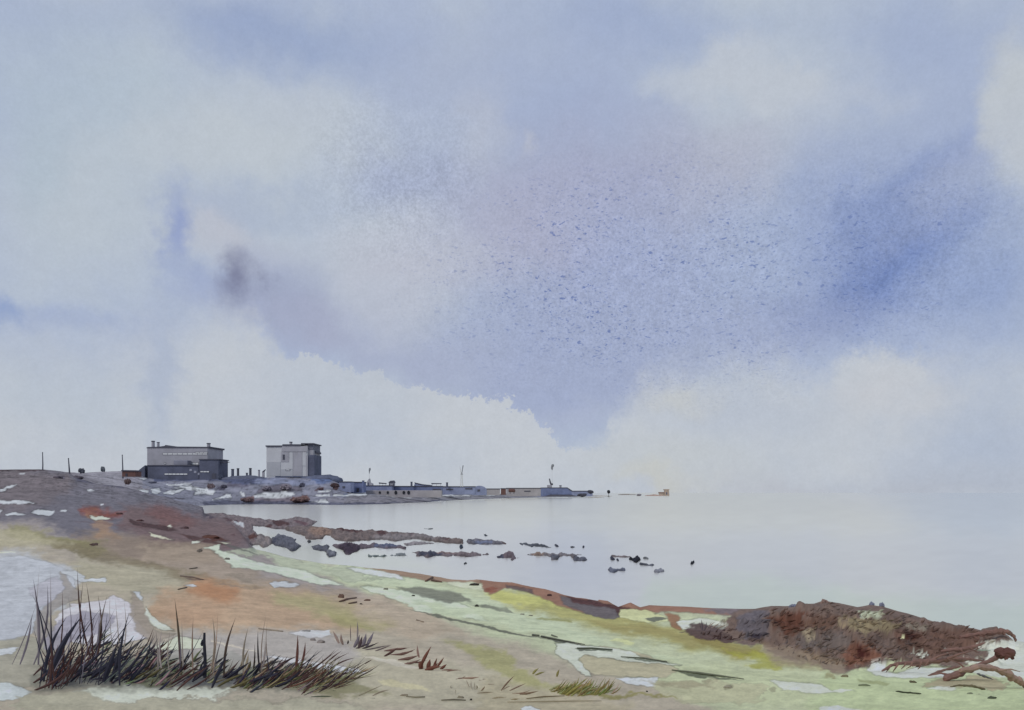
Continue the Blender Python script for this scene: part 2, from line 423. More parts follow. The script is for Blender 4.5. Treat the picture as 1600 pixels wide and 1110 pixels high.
def land_heights(pxs, R):
    keys = sorted(NEAR); out = np.zeros((len(pxs), len(R)))
    lr = np.log(R); fx = [f[0] for f in FAR]
    for ci, px in enumerate(pxs):
        pts = [(1.0, EYE - 1.72), (5.0, EYE - 1.72)]
        for k in range(7):
            d = np.interp(px, keys, [NEAR[q][k][1] for q in keys]); py = np.interp(px, keys, [NEAR[q][k][0] for q in keys])
            pts.append((d, EYE - (py - HORIZON) / F * d))
        cx = [c[0] for c in CREST]; cd = np.interp(px, cx, [c[2] for c in CREST]); cy = np.interp(px, cx, [c[1] for c in CREST])
        # keep survey points below the crest distance
        pts = [p for p in pts if p[0] < cd * .93]
        cz = EYE - (cy - HORIZON) / F * cd
        pts.append((cd, cz))
        if px <= 935:
            ints = []
            for k in (1, 2, 3):
                d = np.interp(px, fx, [f[k][1] for f in FAR]); py = np.interp(px, fx, [f[k][0] for f in FAR])
                ints.append((d, EYE - (py - HORIZON) / F * d))
            wet = float(np.clip((px - 262) / 56, 0, 1))
            pts.append((cd * 1.06, cz * (1 - wet) * .9 + wet * min(-.6, cz)))
            pts.append((cd * 1.15, (cz * .75) * (1 - wet) - 1.5 * wet))
            if ints[0][0] > cd * 1.2: pts.append((ints[0][0] * .97, ints[0][1] * (1 - wet) - 1.2 * wet))
            pts += [p for p in ints if p[0] > pts[-1][0] + 5]
            t = pts[-1]; pts.append((t[0] + 420 if px < 540 else t[0] + 60, t[1] if px < 540 else t[1] * .8)); pts.append((t[0] * 1.0 + 1200 if px < 540 else t[0] + 200, -2))
        else:
            pts.append((cd * 1.07, cz * .75)); pts.append((cd * 1.22, -1.0)); pts.append((cd * 1.35, -2))
        pts.append((9000, -2))
        out[ci] = np.interp(lr, np.log([p[0] for p in pts]), [p[1] for p in pts])
    return out

inside = np.arange(-50, 1651, 1.6)
th_in = np.arctan((inside - 800) / F)
th_l = -np.linspace(math.pi, -th_in[0], 70)[:-1]; th_r = np.linspace(th_in[-1], math.pi, 70)[1:]
TH = np.concatenate([th_l, th_in, th_r])
PXC = 800 + F * np.tan(np.clip(TH, math.atan(-1100 / F), math.atan(1100 / F)))
CF = np.cos(np.clip(TH, -math.atan(1100 / F), math.atan(1100 / F)))
Z = land_heights(PXC, RADII)
# soften the joints of the survey a little along the line of sight
ker = np.exp(-.5 * (np.arange(-4, 5) / 2.2) ** 2); ker /= ker.sum()
Zp = np.pad(Z, ((0, 0), (4, 4)), mode='edge')
Zs = sum(ker[k] * Zp[:, k:k + NZ] for k in range(9))
# and blend neighbouring bearings on the near slope
k2 = np.exp(-.5 * (np.arange(-30, 31) / 12.0) ** 2); k2 /= k2.sum()
Zq = np.pad(Zs, ((30, 30), (0, 0)), mode='edge'); Zb = sum(k2[k] * Zq[k:k + len(TH)] for k in range(61))
wn = np.clip((np.log(RADII) - math.log(36)) / .4, 0, 1)[None, :]
wl_ = np.clip((np.log(RADII) - math.log(125)) / .25, 0, 1)[None, :]
left = np.clip((470 - PXC) / 60, 0, 1)[:, None]
wn = wn * (1 - left) + wl_ * left
Z = Zb * (1 - wn) + Zs * wn
DEP = np.repeat(RADII[None, :], len(TH), 0)                    # depth along the view axis
RAD = DEP / CF[:, None]
WX = RAD * np.sin(TH)[:, None]; WY = RAD * np.cos(TH)[:, None]
PX = np.repeat(PXC[:, None], NZ, 1)
LD = np.log(DEP)
rel = fbm(WX / 2.6, WY / 2.6, 0, 4) * .05 + fbm(WX / 18, WY / 18, 1, 4) * .22 * np.clip(DEP / 60, 0, 1)
rel += fbm(WX / 90, WY / 90, 2, 4) * 2.0 * np.clip((DEP - 150) / 400, 0, 1) * np.clip(Z / 6, 0, 1)
PY0 = HORIZON + (EYE - Z) * F / DEP
# rough scrubby bank at the right
bank_poly = [(1120, 968), (1180, 962), (1250, 952), (1330, 956), (1420, 966), (1560, 990), (1600, 1010), (1560, 1040), (1440, 1040), (1360, 1048), (1270, 1040), (1190, 1012), (1130, 992)]
bs = np.clip(sdf(PX, PY0, bank_poly) / 12 + .2, 0, 1) * (DEP < 58)
rel += bs * (fbm(WX / 1.5, WY / 2.0, 3, 4) * .85 + np.abs(fbm(WX / .6, WY / .9, 1, 3)) * .4)
rel *= np.clip((DEP - 3) / 6, .15, 1) * np.where(Z < -.4, .1, 1)
Z = Z + rel
PY = HORIZON + (EYE - Z) * F / DEP

# ---- ground cover colours.  patches laid one over another, in survey bearings
def N2(px, py, s, k): return fbm(px / s, py / (s * .45), k, 4)
def ground_colours(px, py, z, wx, wy, patches, base, raw=False):
    c = np.zeros(px.shape + (3,)); c[:] = albedo(base)
    w1x = px + N2(px, py, 38, 0) * 26 + fbm(px / 7, py / 4, 2, 3) * 7
    w1y = py + N2(px + 99, py, 38, 1) * 12 + fbm(px / 7 + 50, py / 4, 3, 3) * 4
    sx = px + fbm(px / 11, py / 6, 1, 3) * 5; sy = py + fbm(px / 11 + 9, py / 6, 0, 3) * 2.6
    for p in patches:
        poly, colr, feather, alpha = p[:4]; rim = p[4] if len(p) > 4 else 0
        P = np.array(poly); mg = feather + 30
        bb = (px > P[:, 0].min() - mg) & (px < P[:, 0].max() + mg) & (py > P[:, 1].min() - mg) & (py < P[:, 1].max() + mg)
        if not bb.any(): continue
        X, Y = (w1x, w1y) if feather > 3.5 else (sx, sy)
        d = sdf(X[bb], Y[bb], poly)
        m = np.clip(d / max(feather, .8) + .5, 0, 1); m = m * m * (3 - 2 * m) * alpha
        kk = (1.03, 1.05, .98) if colr[1] > colr[0] and colr[2] < colr[1] and colr[0] > 120 else (.97, .985, .92) if colr[0] > 135 and colr[2] < colr[0] + 4 else (.96, .96, .95)
        if raw: kk = (1, 1, 1)
        col = np.array(albedo([v * f for v, f in zip(colr, kk)], .86))
        sub = c[bb] * (1 - m[:, None]) + col * m[:, None]
        if rim:
            e = np.exp(-((d + .3) / 1.0) ** 2) * rim * (.35 + .9 * np.clip(vnoise(X[bb] / 30, Y[bb] / 12) + .5, 0, 1))
            sub *= (1 - e)[:, None]
        c[bb] = sub
    return c

E = lambda x, y, rx, ry, rot=0: [(x + rx * math.cos(a) * math.cos(math.radians(rot)) - ry * math.sin(a) * math.sin(math.radians(rot)), y + rx * math.cos(a) * math.sin(math.radians(rot)) + ry * math.sin(a) * math.cos(math.radians(rot))) for a in np.linspace(0, 2 * math.pi, 13)[:-1]]
PALE = (190, 198, 206); PALEG = (184, 195, 188)
PATCHES = [
 # --- broad washes of the near land
 ([(-900, 1200), (-900, 840), (60, 850), (300, 900), (700, 960), (1000, 1040), (1250, 1110), (1300, 1200)], (172, 162, 154), 40, 1),
 ([(480, 870), (760, 905), (1000, 945), (1700, 1000), (2600, 1010), (2600, 1300), (1200, 1150), (1000, 1060), (820, 1010), (640, 950), (500, 900)], (172, 178, 156), 26, 1),
 ([(-900, 640), (107, 690), (150, 715), (240, 740), (330, 780), (420, 800), (500, 815), (480, 835), (400, 850), (330, 862), (230, 865), (120, 840), (60, 815), (-20, 812), (-900, 820)], (106, 105, 118), 18, 1),
 ([(-900, 700), (30, 735), (110, 740), (100, 775), (40, 800), (-900, 800)], (112, 104, 110), 18, .8),
 ([(200, 790), (300, 800), (420, 812), (420, 840), (350, 860), (240, 850), (180, 830)], (112, 92, 94), 20, .9),
 ([(120, 830), (330, 850), (330, 880), (200, 872), (90, 850)], (140, 122, 112), 16, .8),
 ([(240, 845), (340, 862), (420, 905), (560, 935), (520, 950), (330, 915), (200, 880)], (158, 141, 132), 18, .8),
 (E(160, 800, 34, 8, 5), (126, 70, 62), 12, .95), ([(142, 800), (166, 800), (168, 845), (140, 845)], (160, 127, 106), 14, .7),
 (E(268, 808, 34, 16, 20), (118, 78, 76), 18, .6),
 ([(10, 818), (60, 826), (110, 838), (160, 858), (140, 868), (80, 852), (30, 842)], (132, 130, 88), 10, .9),
 ([(80, 838), (150, 855), (250, 880), (330, 905), (420, 915), (400, 922), (300, 908), (180, 880), (90, 856)], (128, 118, 92), 10, .8),
 ([(-900, 860), (40, 862), (120, 885), (110, 960), (-900, 990)], (178, 184, 192), 14, .9),
 ([(-60, 815), (60, 830), (110, 850), (60, 862), (-60, 850)], (172, 165, 145), 14, .8),
 ([(110, 865), (260, 895), (330, 915), (300, 935), (180, 930), (120, 900)], (168, 162, 148), 16, .8),
 ([(250, 925), (330, 908), (470, 922), (580, 950), (560, 985), (420, 985), (270, 980)], (182, 152, 132), 26, .9),
 (E(335, 925, 34, 16, 5), (172, 122, 92), 26, .9), (E(247, 950, 16, 14, 30), (172, 138, 114), 16, .7),
 (E(300, 960, 60, 18), (180, 142, 120), 26, .5),
 ([(430, 925), (500, 930), (560, 950), (620, 975), (580, 985), (500, 965), (440, 945)], (164, 158, 122), 20, .8),
 ([(510, 955), (610, 968), (608, 982), (530, 978)], (158, 152, 108), 14, .7),
 ([(600, 920), (660, 950), (720, 985), (640, 1000), (560, 960), (560, 930)], (178, 160, 148), 18, .7),
 ([(300, 985), (480, 985), (560, 1010), (560, 1040), (330, 1040), (230, 1010)], (168, 162, 170), 16, .85),
 ([(560, 1010), (640, 1030), (800, 1055), (900, 1080), (800, 1110), (560, 1100), (520, 1060)], (178, 172, 158), 16, .7),
 ([(700, 1003), (730, 1008), (790, 1020), (815, 1045), (860, 1070), (910, 1080), (800, 1070), (740, 1030)], (158, 156, 106), 14, .8),
 ([(760, 1060), (860, 1078), (980, 1100), (1000, 1180), (700, 1180)], (172, 162, 142), 20, .7),
 # --- the stream of pale sand
 ([(395, 862), (450, 870), (560, 886), (640, 900), (760, 940), (900, 985), (1060, 1040), (1000, 1030), (860, 985), (760, 955), (640, 925), (520, 900), (430, 885)], (176, 186, 168), 14, .9),
 ([(340, 862), (400, 852), (470, 872), (560, 892), (600, 908), (520, 900), (430, 880), (380, 868)], (164, 170, 158), 4, .85, .25),
 ([(318, 856), (345, 851), (342, 860), (372, 868), (388, 876), (430, 884), (478, 892), (500, 902), (538, 914), (505, 915), (450, 902), (400, 890), (362, 886), (348, 872), (336, 862)], PALEG, 2, 1, .35),
 ([(420, 910), (445, 908), (468, 914), (450, 919), (426, 917)], PALE, 2, 1, .4),
 ([(288, 915), (300, 912), (306, 917), (296, 918)], PALE, 1.5, 1, .3),
 ([(540, 888), (575, 890), (620, 896), (635, 906), (600, 902), (560, 895)], (202, 212, 202), 2, .95, .25),
 ([(562, 917), (576, 915), (640, 924), (700, 938), (740, 950), (762, 972), (700, 960), (655, 956), (630, 942), (590, 928)], (184, 197, 184), 2, 1, .35),
 ([(700, 900), (740, 908), (762, 918), (768, 926), (735, 920), (700, 914)], (204, 210, 178), 2, 1, .3),
 ([(650, 935), (760, 955), (870, 985), (1000, 1020), (1100, 1045), (1000, 1030), (870, 1000), (740, 968), (680, 962)], (178, 188, 168), 10, .9),
 ([(640, 952), (690, 962), (800, 987), (870, 1003), (800, 991), (690, 966)], (96, 100, 88), 1.6, .9),
 ([(830, 993), (860, 997), (915, 1008), (870, 1003)], (80, 82, 76), 1.6, .9),
 # --- green and gold of the right hand turf
 ([(770, 928), (860, 925), (900, 940), (960, 958), (1040, 975), (1140, 992), (1180, 1012), (1260, 1040), (1300, 1050), (1200, 1040), (1050, 1010), (900, 975), (800, 950)], (166, 162, 102), 20, .9),
 ([(920, 965), (1030, 978), (1120, 995), (1160, 1015), (1060, 1005), (950, 985)], (152, 140, 92), 16, .7),
 (E(1140, 1010, 50, 14, 15), (138, 122, 62), 12, .6), (E(1180, 1030, 45, 8, 20), (160, 160, 60), 8, .7),
 ([(760, 932), (800, 925), (850, 932), (880, 950), (800, 948)], (192, 192, 120), 8, .9),
 ([(1000, 1030), (1150, 1045), (1300, 1060), (1400, 1070), (1500, 1085), (1300, 1110), (1100, 1100), (1000, 1060)], (174, 180, 152), 24, .8),
 ([(1290, 1045), (1500, 1048), (1580, 1065), (1620, 1100), (1600, 1200), (1250, 1150)], (170, 182, 148), 26, .8),
 ([(940, 1010), (1000, 1020), (1060, 1045), (1040, 1060), (930, 1055), (905, 1040), (906, 1025)], (180, 172, 152), 3, .95, .35),
 ([(868, 1005), (884, 1004), (940, 1012), (985, 1018), (1005, 1028), (1065, 1040), (985, 1034), (915, 1023), (903, 1028), (912, 1042), (926, 1056), (912, 1056), (893, 1036), (868, 1022)], (188, 200, 190), 1.6, 1, .5),
 ([(962, 1060), (1030, 1058), (1028, 1062), (1022, 1074), (995, 1071), (975, 1066)], (200, 212, 206), 1.6, 1, .4),
 ([(1022, 1062), (1120, 1064), (1200, 1075), (1180, 1100), (1040, 1095), (1020, 1078)], (176, 174, 150), 5, .8, .2),
 ([(1203, 1063), (1240, 1066), (1286, 1070), (1300, 1080), (1318, 1077), (1335, 1080), (1270, 1084), (1225, 1078)], (200, 214, 190), 1.5, 1, .4),
 ([(1446, 1075), (1470, 1070), (1490, 1074), (1492, 1078), (1470, 1079)], (204, 216, 190), 1.5, 1, .3), ([(1300, 1080), (1312, 1076), (1332, 1079), (1318, 1083)], (204, 216, 190), 1.5, 1),
 ([(952, 1000), (965, 998), (990, 1004), (985, 1008)], (198, 206, 150), 2, .9), ([(1280, 1105), (1310, 1103), (1350, 1110), (1280, 1130)], (202, 214, 196), 2, 1),
 ([(815, 1106), (830, 1103), (845, 1110), (820, 1130)], (204, 214, 206), 1.5, 1, .4), ([(588, 1064), (610, 1062), (660, 1072), (675, 1080), (600, 1072)], (196, 188, 162), 3, .9),
 # darker strokes along the turf
 ([(620, 918), (660, 918), (720, 928), (738, 940), (700, 942), (650, 930)], (116, 120, 108), 3, .9, .2), ([(735, 944), (790, 950), (800, 956), (750, 950)], (126, 132, 118), 2, .85),
 ([(750, 945), (800, 955), (802, 959), (752, 950)], (120, 126, 112), 2, .8),
 ([(838, 965), (895, 970), (894, 973), (840, 968)], (140, 140, 84), 2, .7), ([(900, 1013), (955, 1015), (957, 1018), (905, 1017)], (84, 92, 78), 1.6, .9),
 ([(970, 1027), (1040, 1033), (1045, 1037), (1010, 1034)], (88, 98, 80), 1.6, .85), ([(1050, 1048), (1090, 1053), (1162, 1063), (1085, 1059)], (96, 104, 82), 1.6, .95),
 ([(1000, 1064), (1100, 1062), (1120, 1068), (1080, 1074), (1030, 1070)], (142, 132, 114), 6, .6), (E(1138, 1074, 7, 4), (138, 136, 116), 2, .8), (E(1207, 1078, 6, 4), (138, 136, 116), 2, .7),
 (E(1300, 1055, 10, 4), (140, 130, 95), 4, .7), ([(1340, 1060), (1390, 1067), (1385, 1072), (1345, 1066)], (140, 146, 108), 3, .8),
 ([(865, 1083), (900, 1080), (1050, 1088), (1055, 1092), (960, 1090)], (138, 132, 72), 4, .8),
 # --- brown earth edge of the shore and the bank at the right
 ([(545, 882), (600, 888), (700, 896), (740, 898), (770, 912), (730, 910), (680, 909), (640, 903), (600, 893)], (150, 120, 108), 2.5, .95, .3),
 ([(740, 890), (800, 898), (850, 908), (900, 920), (950, 930), (972, 940), (1000, 940), (1100, 943), (1180, 946), (1180, 966), (1110, 960), (1050, 956), (985, 960), (940, 965), (905, 956), (870, 945), (840, 932), (812, 922), (790, 918), (768, 930), (755, 920)], (146, 106, 94), 3, 1, .35),
 ([(790, 914), (830, 922), (832, 928), (800, 922)], (96, 82, 84), 2, .9, .3), (E(770, 925, 8, 6), (138, 78, 64), 4, .8),
 ([(875, 932), (900, 936), (935, 940), (960, 950), (985, 952), (980, 962), (960, 968), (925, 963), (900, 952), (880, 945)], (98, 94, 100), 2.5, .95, .3),
 ([(885, 932), (925, 938), (955, 945), (985, 950), (990, 958), (970, 966), (962, 952), (930, 947), (895, 942)], (78, 42, 42), 3, .9, .2),
 ([(968, 952), (1010, 953), (1040, 964), (1045, 972), (1000, 972), (970, 966)], (206, 206, 164), 2.5, .95, .3), ([(1005, 968), (1025, 964), (1046, 968), (1020, 971)], (88, 94, 90), 1.5, .9),
 ([(1040, 958), (1060, 962), (1064, 985), (1050, 980)], (142, 96, 74), 3, .9, .3),
 ([(1100, 948), (1180, 946), (1180, 962), (1140, 962)], (118, 110, 118), 6, .9),
 ([(1057, 972), (1090, 966), (1125, 970), (1155, 980), (1150, 988), (1100, 986), (1066, 984)], (206, 210, 190), 2.2, 1, .35),
 ([(1070, 984), (1100, 975), (1135, 978), (1160, 990), (1150, 1002), (1115, 1000), (1085, 992)], (82, 60, 62), 4, .95, .3),
 ([(1130, 955), (1185, 945), (1245, 938), (1290, 925), (1340, 935), (1380, 935), (1430, 950), (1480, 962), (1560, 975), (1600, 992), (1600, 1020), (1560, 1035), (1500, 1040), (1440, 1040), (1380, 1035), (1350, 1048), (1290, 1048), (1230, 1030), (1180, 1010), (1140, 995)], (112, 95, 88), 6, 1, .3),
 ([(1180, 1008), (1260, 1020), (1330, 1035), (1320, 1050), (1250, 1045), (1200, 1030)], (146, 128, 116), 14, .8),
 ([(1200, 962), (1262, 960), (1270, 985), (1215, 990)], (96, 58, 44), 8, .9), (E(1290, 975, 22, 14), (98, 70, 56), 8, .7), ([(1150, 960), (1195, 955), (1200, 1000), (1160, 995)], (96, 94, 106), 8, .8),
 (E(1182, 995, 12, 5), (48, 42, 56), 3, .9), (E(1340, 1022, 26, 20), (118, 78, 62), 12, .9), (E(1344, 1018, 9, 11), (62, 26, 24), 5, .95),
 ([(1240, 992), (1320, 990), (1330, 1005), (1260, 1015)], (104, 96, 94), 4, .8, .3), ([(1320, 960), (1400, 975), (1390, 992), (1330, 985)], (140, 128, 104), 5, .8, .2),
 ([(1338, 955), (1375, 956), (1380, 966), (1345, 966)], (176, 184, 170), 3, .85), ([(1410, 975), (1445, 978), (1450, 986), (1415, 984)], (140, 134, 130), 3, .8),
 ([(1250, 985), (1270, 983), (1275, 1000), (1262, 1003)], (164, 150, 132), 2.5, .7, .4), (E(1318, 973, 9, 9), (158, 140, 118), 2, .7, .5), (E(1320, 972, 5, 6), (118, 104, 92), 1.5, .9),
 ([(1395, 985), (1520, 985), (1540, 1015), (1440, 1025), (1400, 1010)], (104, 78, 68), 6, .85, .2), (E(1420, 995, 20, 5), (70, 36, 26), 3, .9), (E(1410, 994, 4, 3), (206, 204, 170), 1, 1),
 ([(1350, 1048), (1365, 1035), (1388, 1033), (1384, 1046), (1400, 1052), (1440, 1042), (1480, 1045), (1500, 1052), (1480, 1060), (1380, 1058)], (200, 214, 196), 2, 1, .35),
 ([(1425, 1020), (1450, 1022), (1440, 1029)], (200, 210, 192), 1.5, 1, .3), ([(1470, 1013), (1484, 1015), (1480, 1019)], (200, 210, 192), 1.2, 1, .3), ([(1505, 1032), (1530, 1032), (1535, 1037), (1515, 1037)], (198, 212, 192), 1.5, 1, .3),
 ([(1530, 1012), (1560, 998), (1620, 1005), (1620, 1060), (1580, 1070), (1520, 1052), (1545, 1040), (1540, 1022)], (190, 206, 194), 4, .95, .2),
 ([(1450, 1070), (1480, 1055), (1540, 1062), (1570, 1075), (1540, 1082)], (164, 152, 130), 4, .9, .3),
 # --- bare sand at the lower left, round the tussocks
 ([(-60, 880), (30, 868), (80, 880), (118, 900), (116, 925), (90, 945), (60, 985), (30, 1000), (-60, 1010)], (180, 187, 198), 3, 1, .25),
 ([(45, 920), (90, 900), (104, 915), (100, 935), (60, 950)], (168, 166, 180), 3, .6, .3),
 ([(88, 893), (118, 892), (135, 905), (165, 902), (166, 909), (130, 909)], PALE, 1.6, 1, .4), ([(208, 926), (218, 925), (225, 935), (222, 940)], PALE, 1.5, 1, .5),
 ([(229, 948), (236, 960), (250, 972), (272, 985), (255, 985), (240, 978), (226, 964)], (208, 208, 204), 1.6, 1, .45),
 ([(84, 968), (110, 945), (160, 938), (178, 930), (210, 948), (208, 965), (235, 995), (200, 1005), (150, 1010), (90, 1000)], (200, 200, 210), 2, .95, .35),
 ([(90, 970), (130, 955), (180, 962), (170, 985), (120, 1000), (80, 1020), (60, 1010)], (150, 148, 166), 3, .85, .25),
 ([(-60, 1010), (40, 995), (70, 1000), (60, 1070), (20, 1080), (-60, 1070)], (158, 154, 148), 3, .95, .25), ([(-60, 1020), (30, 1012), (20, 1022), (-60, 1032)], PALE, 1.5, .95, .3),
 ([(-60, 1062), (15, 1068), (50, 1082), (20, 1094), (-60, 1100)], (196, 208, 212), 2, .95, .3),
 ([(240, 1012), (280, 995), (318, 1000), (322, 1013), (260, 1017)], (208, 208, 196), 1.5, 1, .4), ([(250, 1015), (330, 1013), (400, 1030), (410, 1050), (280, 1052)], (158, 156, 160), 5, .8),
 ([(452, 990), (470, 985), (515, 985), (520, 992), (500, 997), (470, 995)], (200, 204, 210), 2, .9, .3), ([(410, 1024), (450, 1028), (560, 1045), (572, 1052), (550, 1053), (470, 1042)], (206, 204, 210), 2, .95, .35),
 ([(330, 1000), (400, 1018), (402, 1020), (330, 1003)], (200, 190, 186), 1.2, .9), ([(560, 1024), (610, 1030), (660, 1045), (620, 1042)], (200, 192, 188), 2, .9),
 ([(120, 1082), (200, 1068), (330, 1078), (380, 1080), (330, 1092), (180, 1096)], (196, 206, 190), 4, .95, .25), ([(20, 1090), (130, 1082), (180, 1096), (400, 1092), (560, 1098), (560, 1180), (20, 1180)], (172, 168, 156), 6, .9, .2),
 ([(92, 892), (104, 900), (112, 918), (128, 925), (120, 938), (92, 948), (74, 965), (84, 985), (62, 1000), (50, 985), (62, 955), (88, 935), (102, 920), (96, 905)], (150, 143, 148), 2.5, .9, .3),
 ([(205, 925), (222, 945), (234, 975), (252, 990), (275, 990), (240, 1006), (215, 988), (203, 960)], (152, 140, 137), 3, .9, .25),
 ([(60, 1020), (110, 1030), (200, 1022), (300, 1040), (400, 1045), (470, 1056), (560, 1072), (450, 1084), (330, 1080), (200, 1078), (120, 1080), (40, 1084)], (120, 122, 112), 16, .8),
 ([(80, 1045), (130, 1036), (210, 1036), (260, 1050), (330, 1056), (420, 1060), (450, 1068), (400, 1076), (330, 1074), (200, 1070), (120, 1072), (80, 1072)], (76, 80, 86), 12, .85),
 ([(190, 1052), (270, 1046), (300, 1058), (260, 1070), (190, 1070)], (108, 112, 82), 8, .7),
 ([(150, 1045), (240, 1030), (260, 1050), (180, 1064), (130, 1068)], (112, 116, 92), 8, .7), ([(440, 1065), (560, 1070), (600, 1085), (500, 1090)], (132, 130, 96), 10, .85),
]
# --- near-hill pale scars, dark rock marks, far shore
def sc(*p): return list(p)
WHT = (190, 198, 208)
PATCHES += [
 (sc((0, 766), (18, 758), (28, 759), (14, 764), (4, 769), (-10, 769)), WHT, 1.2, 1, .5), (sc((-60, 782), (40, 783), (57, 786), (40, 788), (-60, 786)), WHT, 1, 1, .5),
 (sc((48, 801), (62, 796), (84, 798), (85, 803), (78, 807), (60, 805)), WHT, 1.2, 1, .5), (sc((10, 803), (22, 801), (42, 804), (12, 806)), WHT, 1, 1, .4), (sc((-60, 796), (6, 797), (2, 803), (-60, 804)), WHT, 1, 1, .4),
 (sc((94, 796), (105, 796), (104, 799), (95, 799)), WHT, .8, 1, .3), (sc((137, 764), (148, 766), (147, 768), (138, 768)), WHT, .8, 1, .3), (sc((155, 787), (161, 787), (160, 790), (156, 790)), WHT, .8, 1), (sc((33, 739), (40, 739), (39, 741), (34, 741)), WHT, .8, 1),
 (sc((139, 806), (150, 809), (160, 807), (176, 811), (150, 814)), (206, 206, 204), 1, 1, .4), (sc((231, 832), (240, 834), (270, 844), (250, 841), (236, 838)), (204, 198, 188), 1, 1, .3),
 (sc((262, 823), (268, 820), (270, 825), (264, 826)), (208, 200, 198), .8, 1), (sc((-60, 866), (20, 862), (24, 864), (-60, 870)), (206, 204, 200), 1, .9),
 (sc((298, 846), (320, 842), (316, 846), (300, 850)), (198, 202, 192), 1, 1, .3), (sc((333, 846), (360, 849), (352, 851)), (200, 200, 190), 1, 1, .3), (sc((364, 817), (382, 820), (381, 824), (372, 822)), WHT, .8, 1, .3),
 (sc((120, 748), (160, 753), (195, 760), (194, 763), (150, 757), (120, 752)), (82, 82, 102), 1.5, .9), (sc((-60, 729), (60, 732), (78, 735), (40, 737), (-60, 733)), (70, 56, 62), 1.6, .9),
 (sc((190, 735), (214, 735), (212, 743), (190, 744)), (96, 52, 46), 1.5, .9), (sc((88, 743), (102, 744), (100, 748), (92, 748)), (88, 84, 100), 1.5, .8), (sc((115, 745), (128, 745), (128, 751), (120, 750)), (80, 80, 98), 1.5, .8),
 (sc((118, 815), (222, 822), (240, 828), (205, 823)), (104, 76, 78), 3, .6), (sc((200, 811), (215, 816), (237, 819), (262, 823), (278, 828), (260, 830), (230, 824), (208, 820)), (70, 46, 48), 1.8, .9, .2),
 (sc((278, 833), (320, 840), (345, 848), (352, 852), (300, 845)), (78, 52, 52), 1.6, .9), (sc((325, 835), (345, 840), (358, 844), (330, 845)), (86, 50, 42), 1.6, .95, .3),
 (sc((290, 822), (292, 826), (284, 828), (282, 825)), (74, 52, 56), 1.2, .9), (sc((350, 850), (372, 856), (410, 868), (380, 862), (355, 854)), (92, 94, 92), 2, .8), (sc((140, 852), (150, 848), (148, 853)), (84, 64, 62), 1, .9),
 (sc((308, 860), (316, 856), (318, 861), (312, 863)), (96, 90, 84), 1.5, .8), (E(390, 819, 6, 2), (84, 70, 76), 1, .8), (E(330, 809, 4, 2), (74, 64, 80), 1, .9), (sc((352, 811), (372, 815), (380, 812), (374, 817), (360, 815)), (84, 58, 62), 1.3, .9),
 (E(393, 840, 9, 4, 10), (86, 52, 48), 1.5, .9), (E(365, 836, 4, 2), (86, 62, 66), 1, .9), (sc((280, 902), (300, 903), (330, 907), (310, 907)), (100, 82, 74), 1.4, .8), (sc((282, 920), (292, 919), (280, 923)), (90, 80, 72), 1.2, .8),
 (sc((360, 895), (385, 899), (390, 905), (362, 901)), (138, 126, 120), 4, .7), (sc((350, 912), (400, 916), (420, 920), (360, 919)), (140, 122, 112), 4, .7), (sc((470, 915), (560, 930), (540, 934), (480, 924)), (156, 140, 134), 5, .7),
]
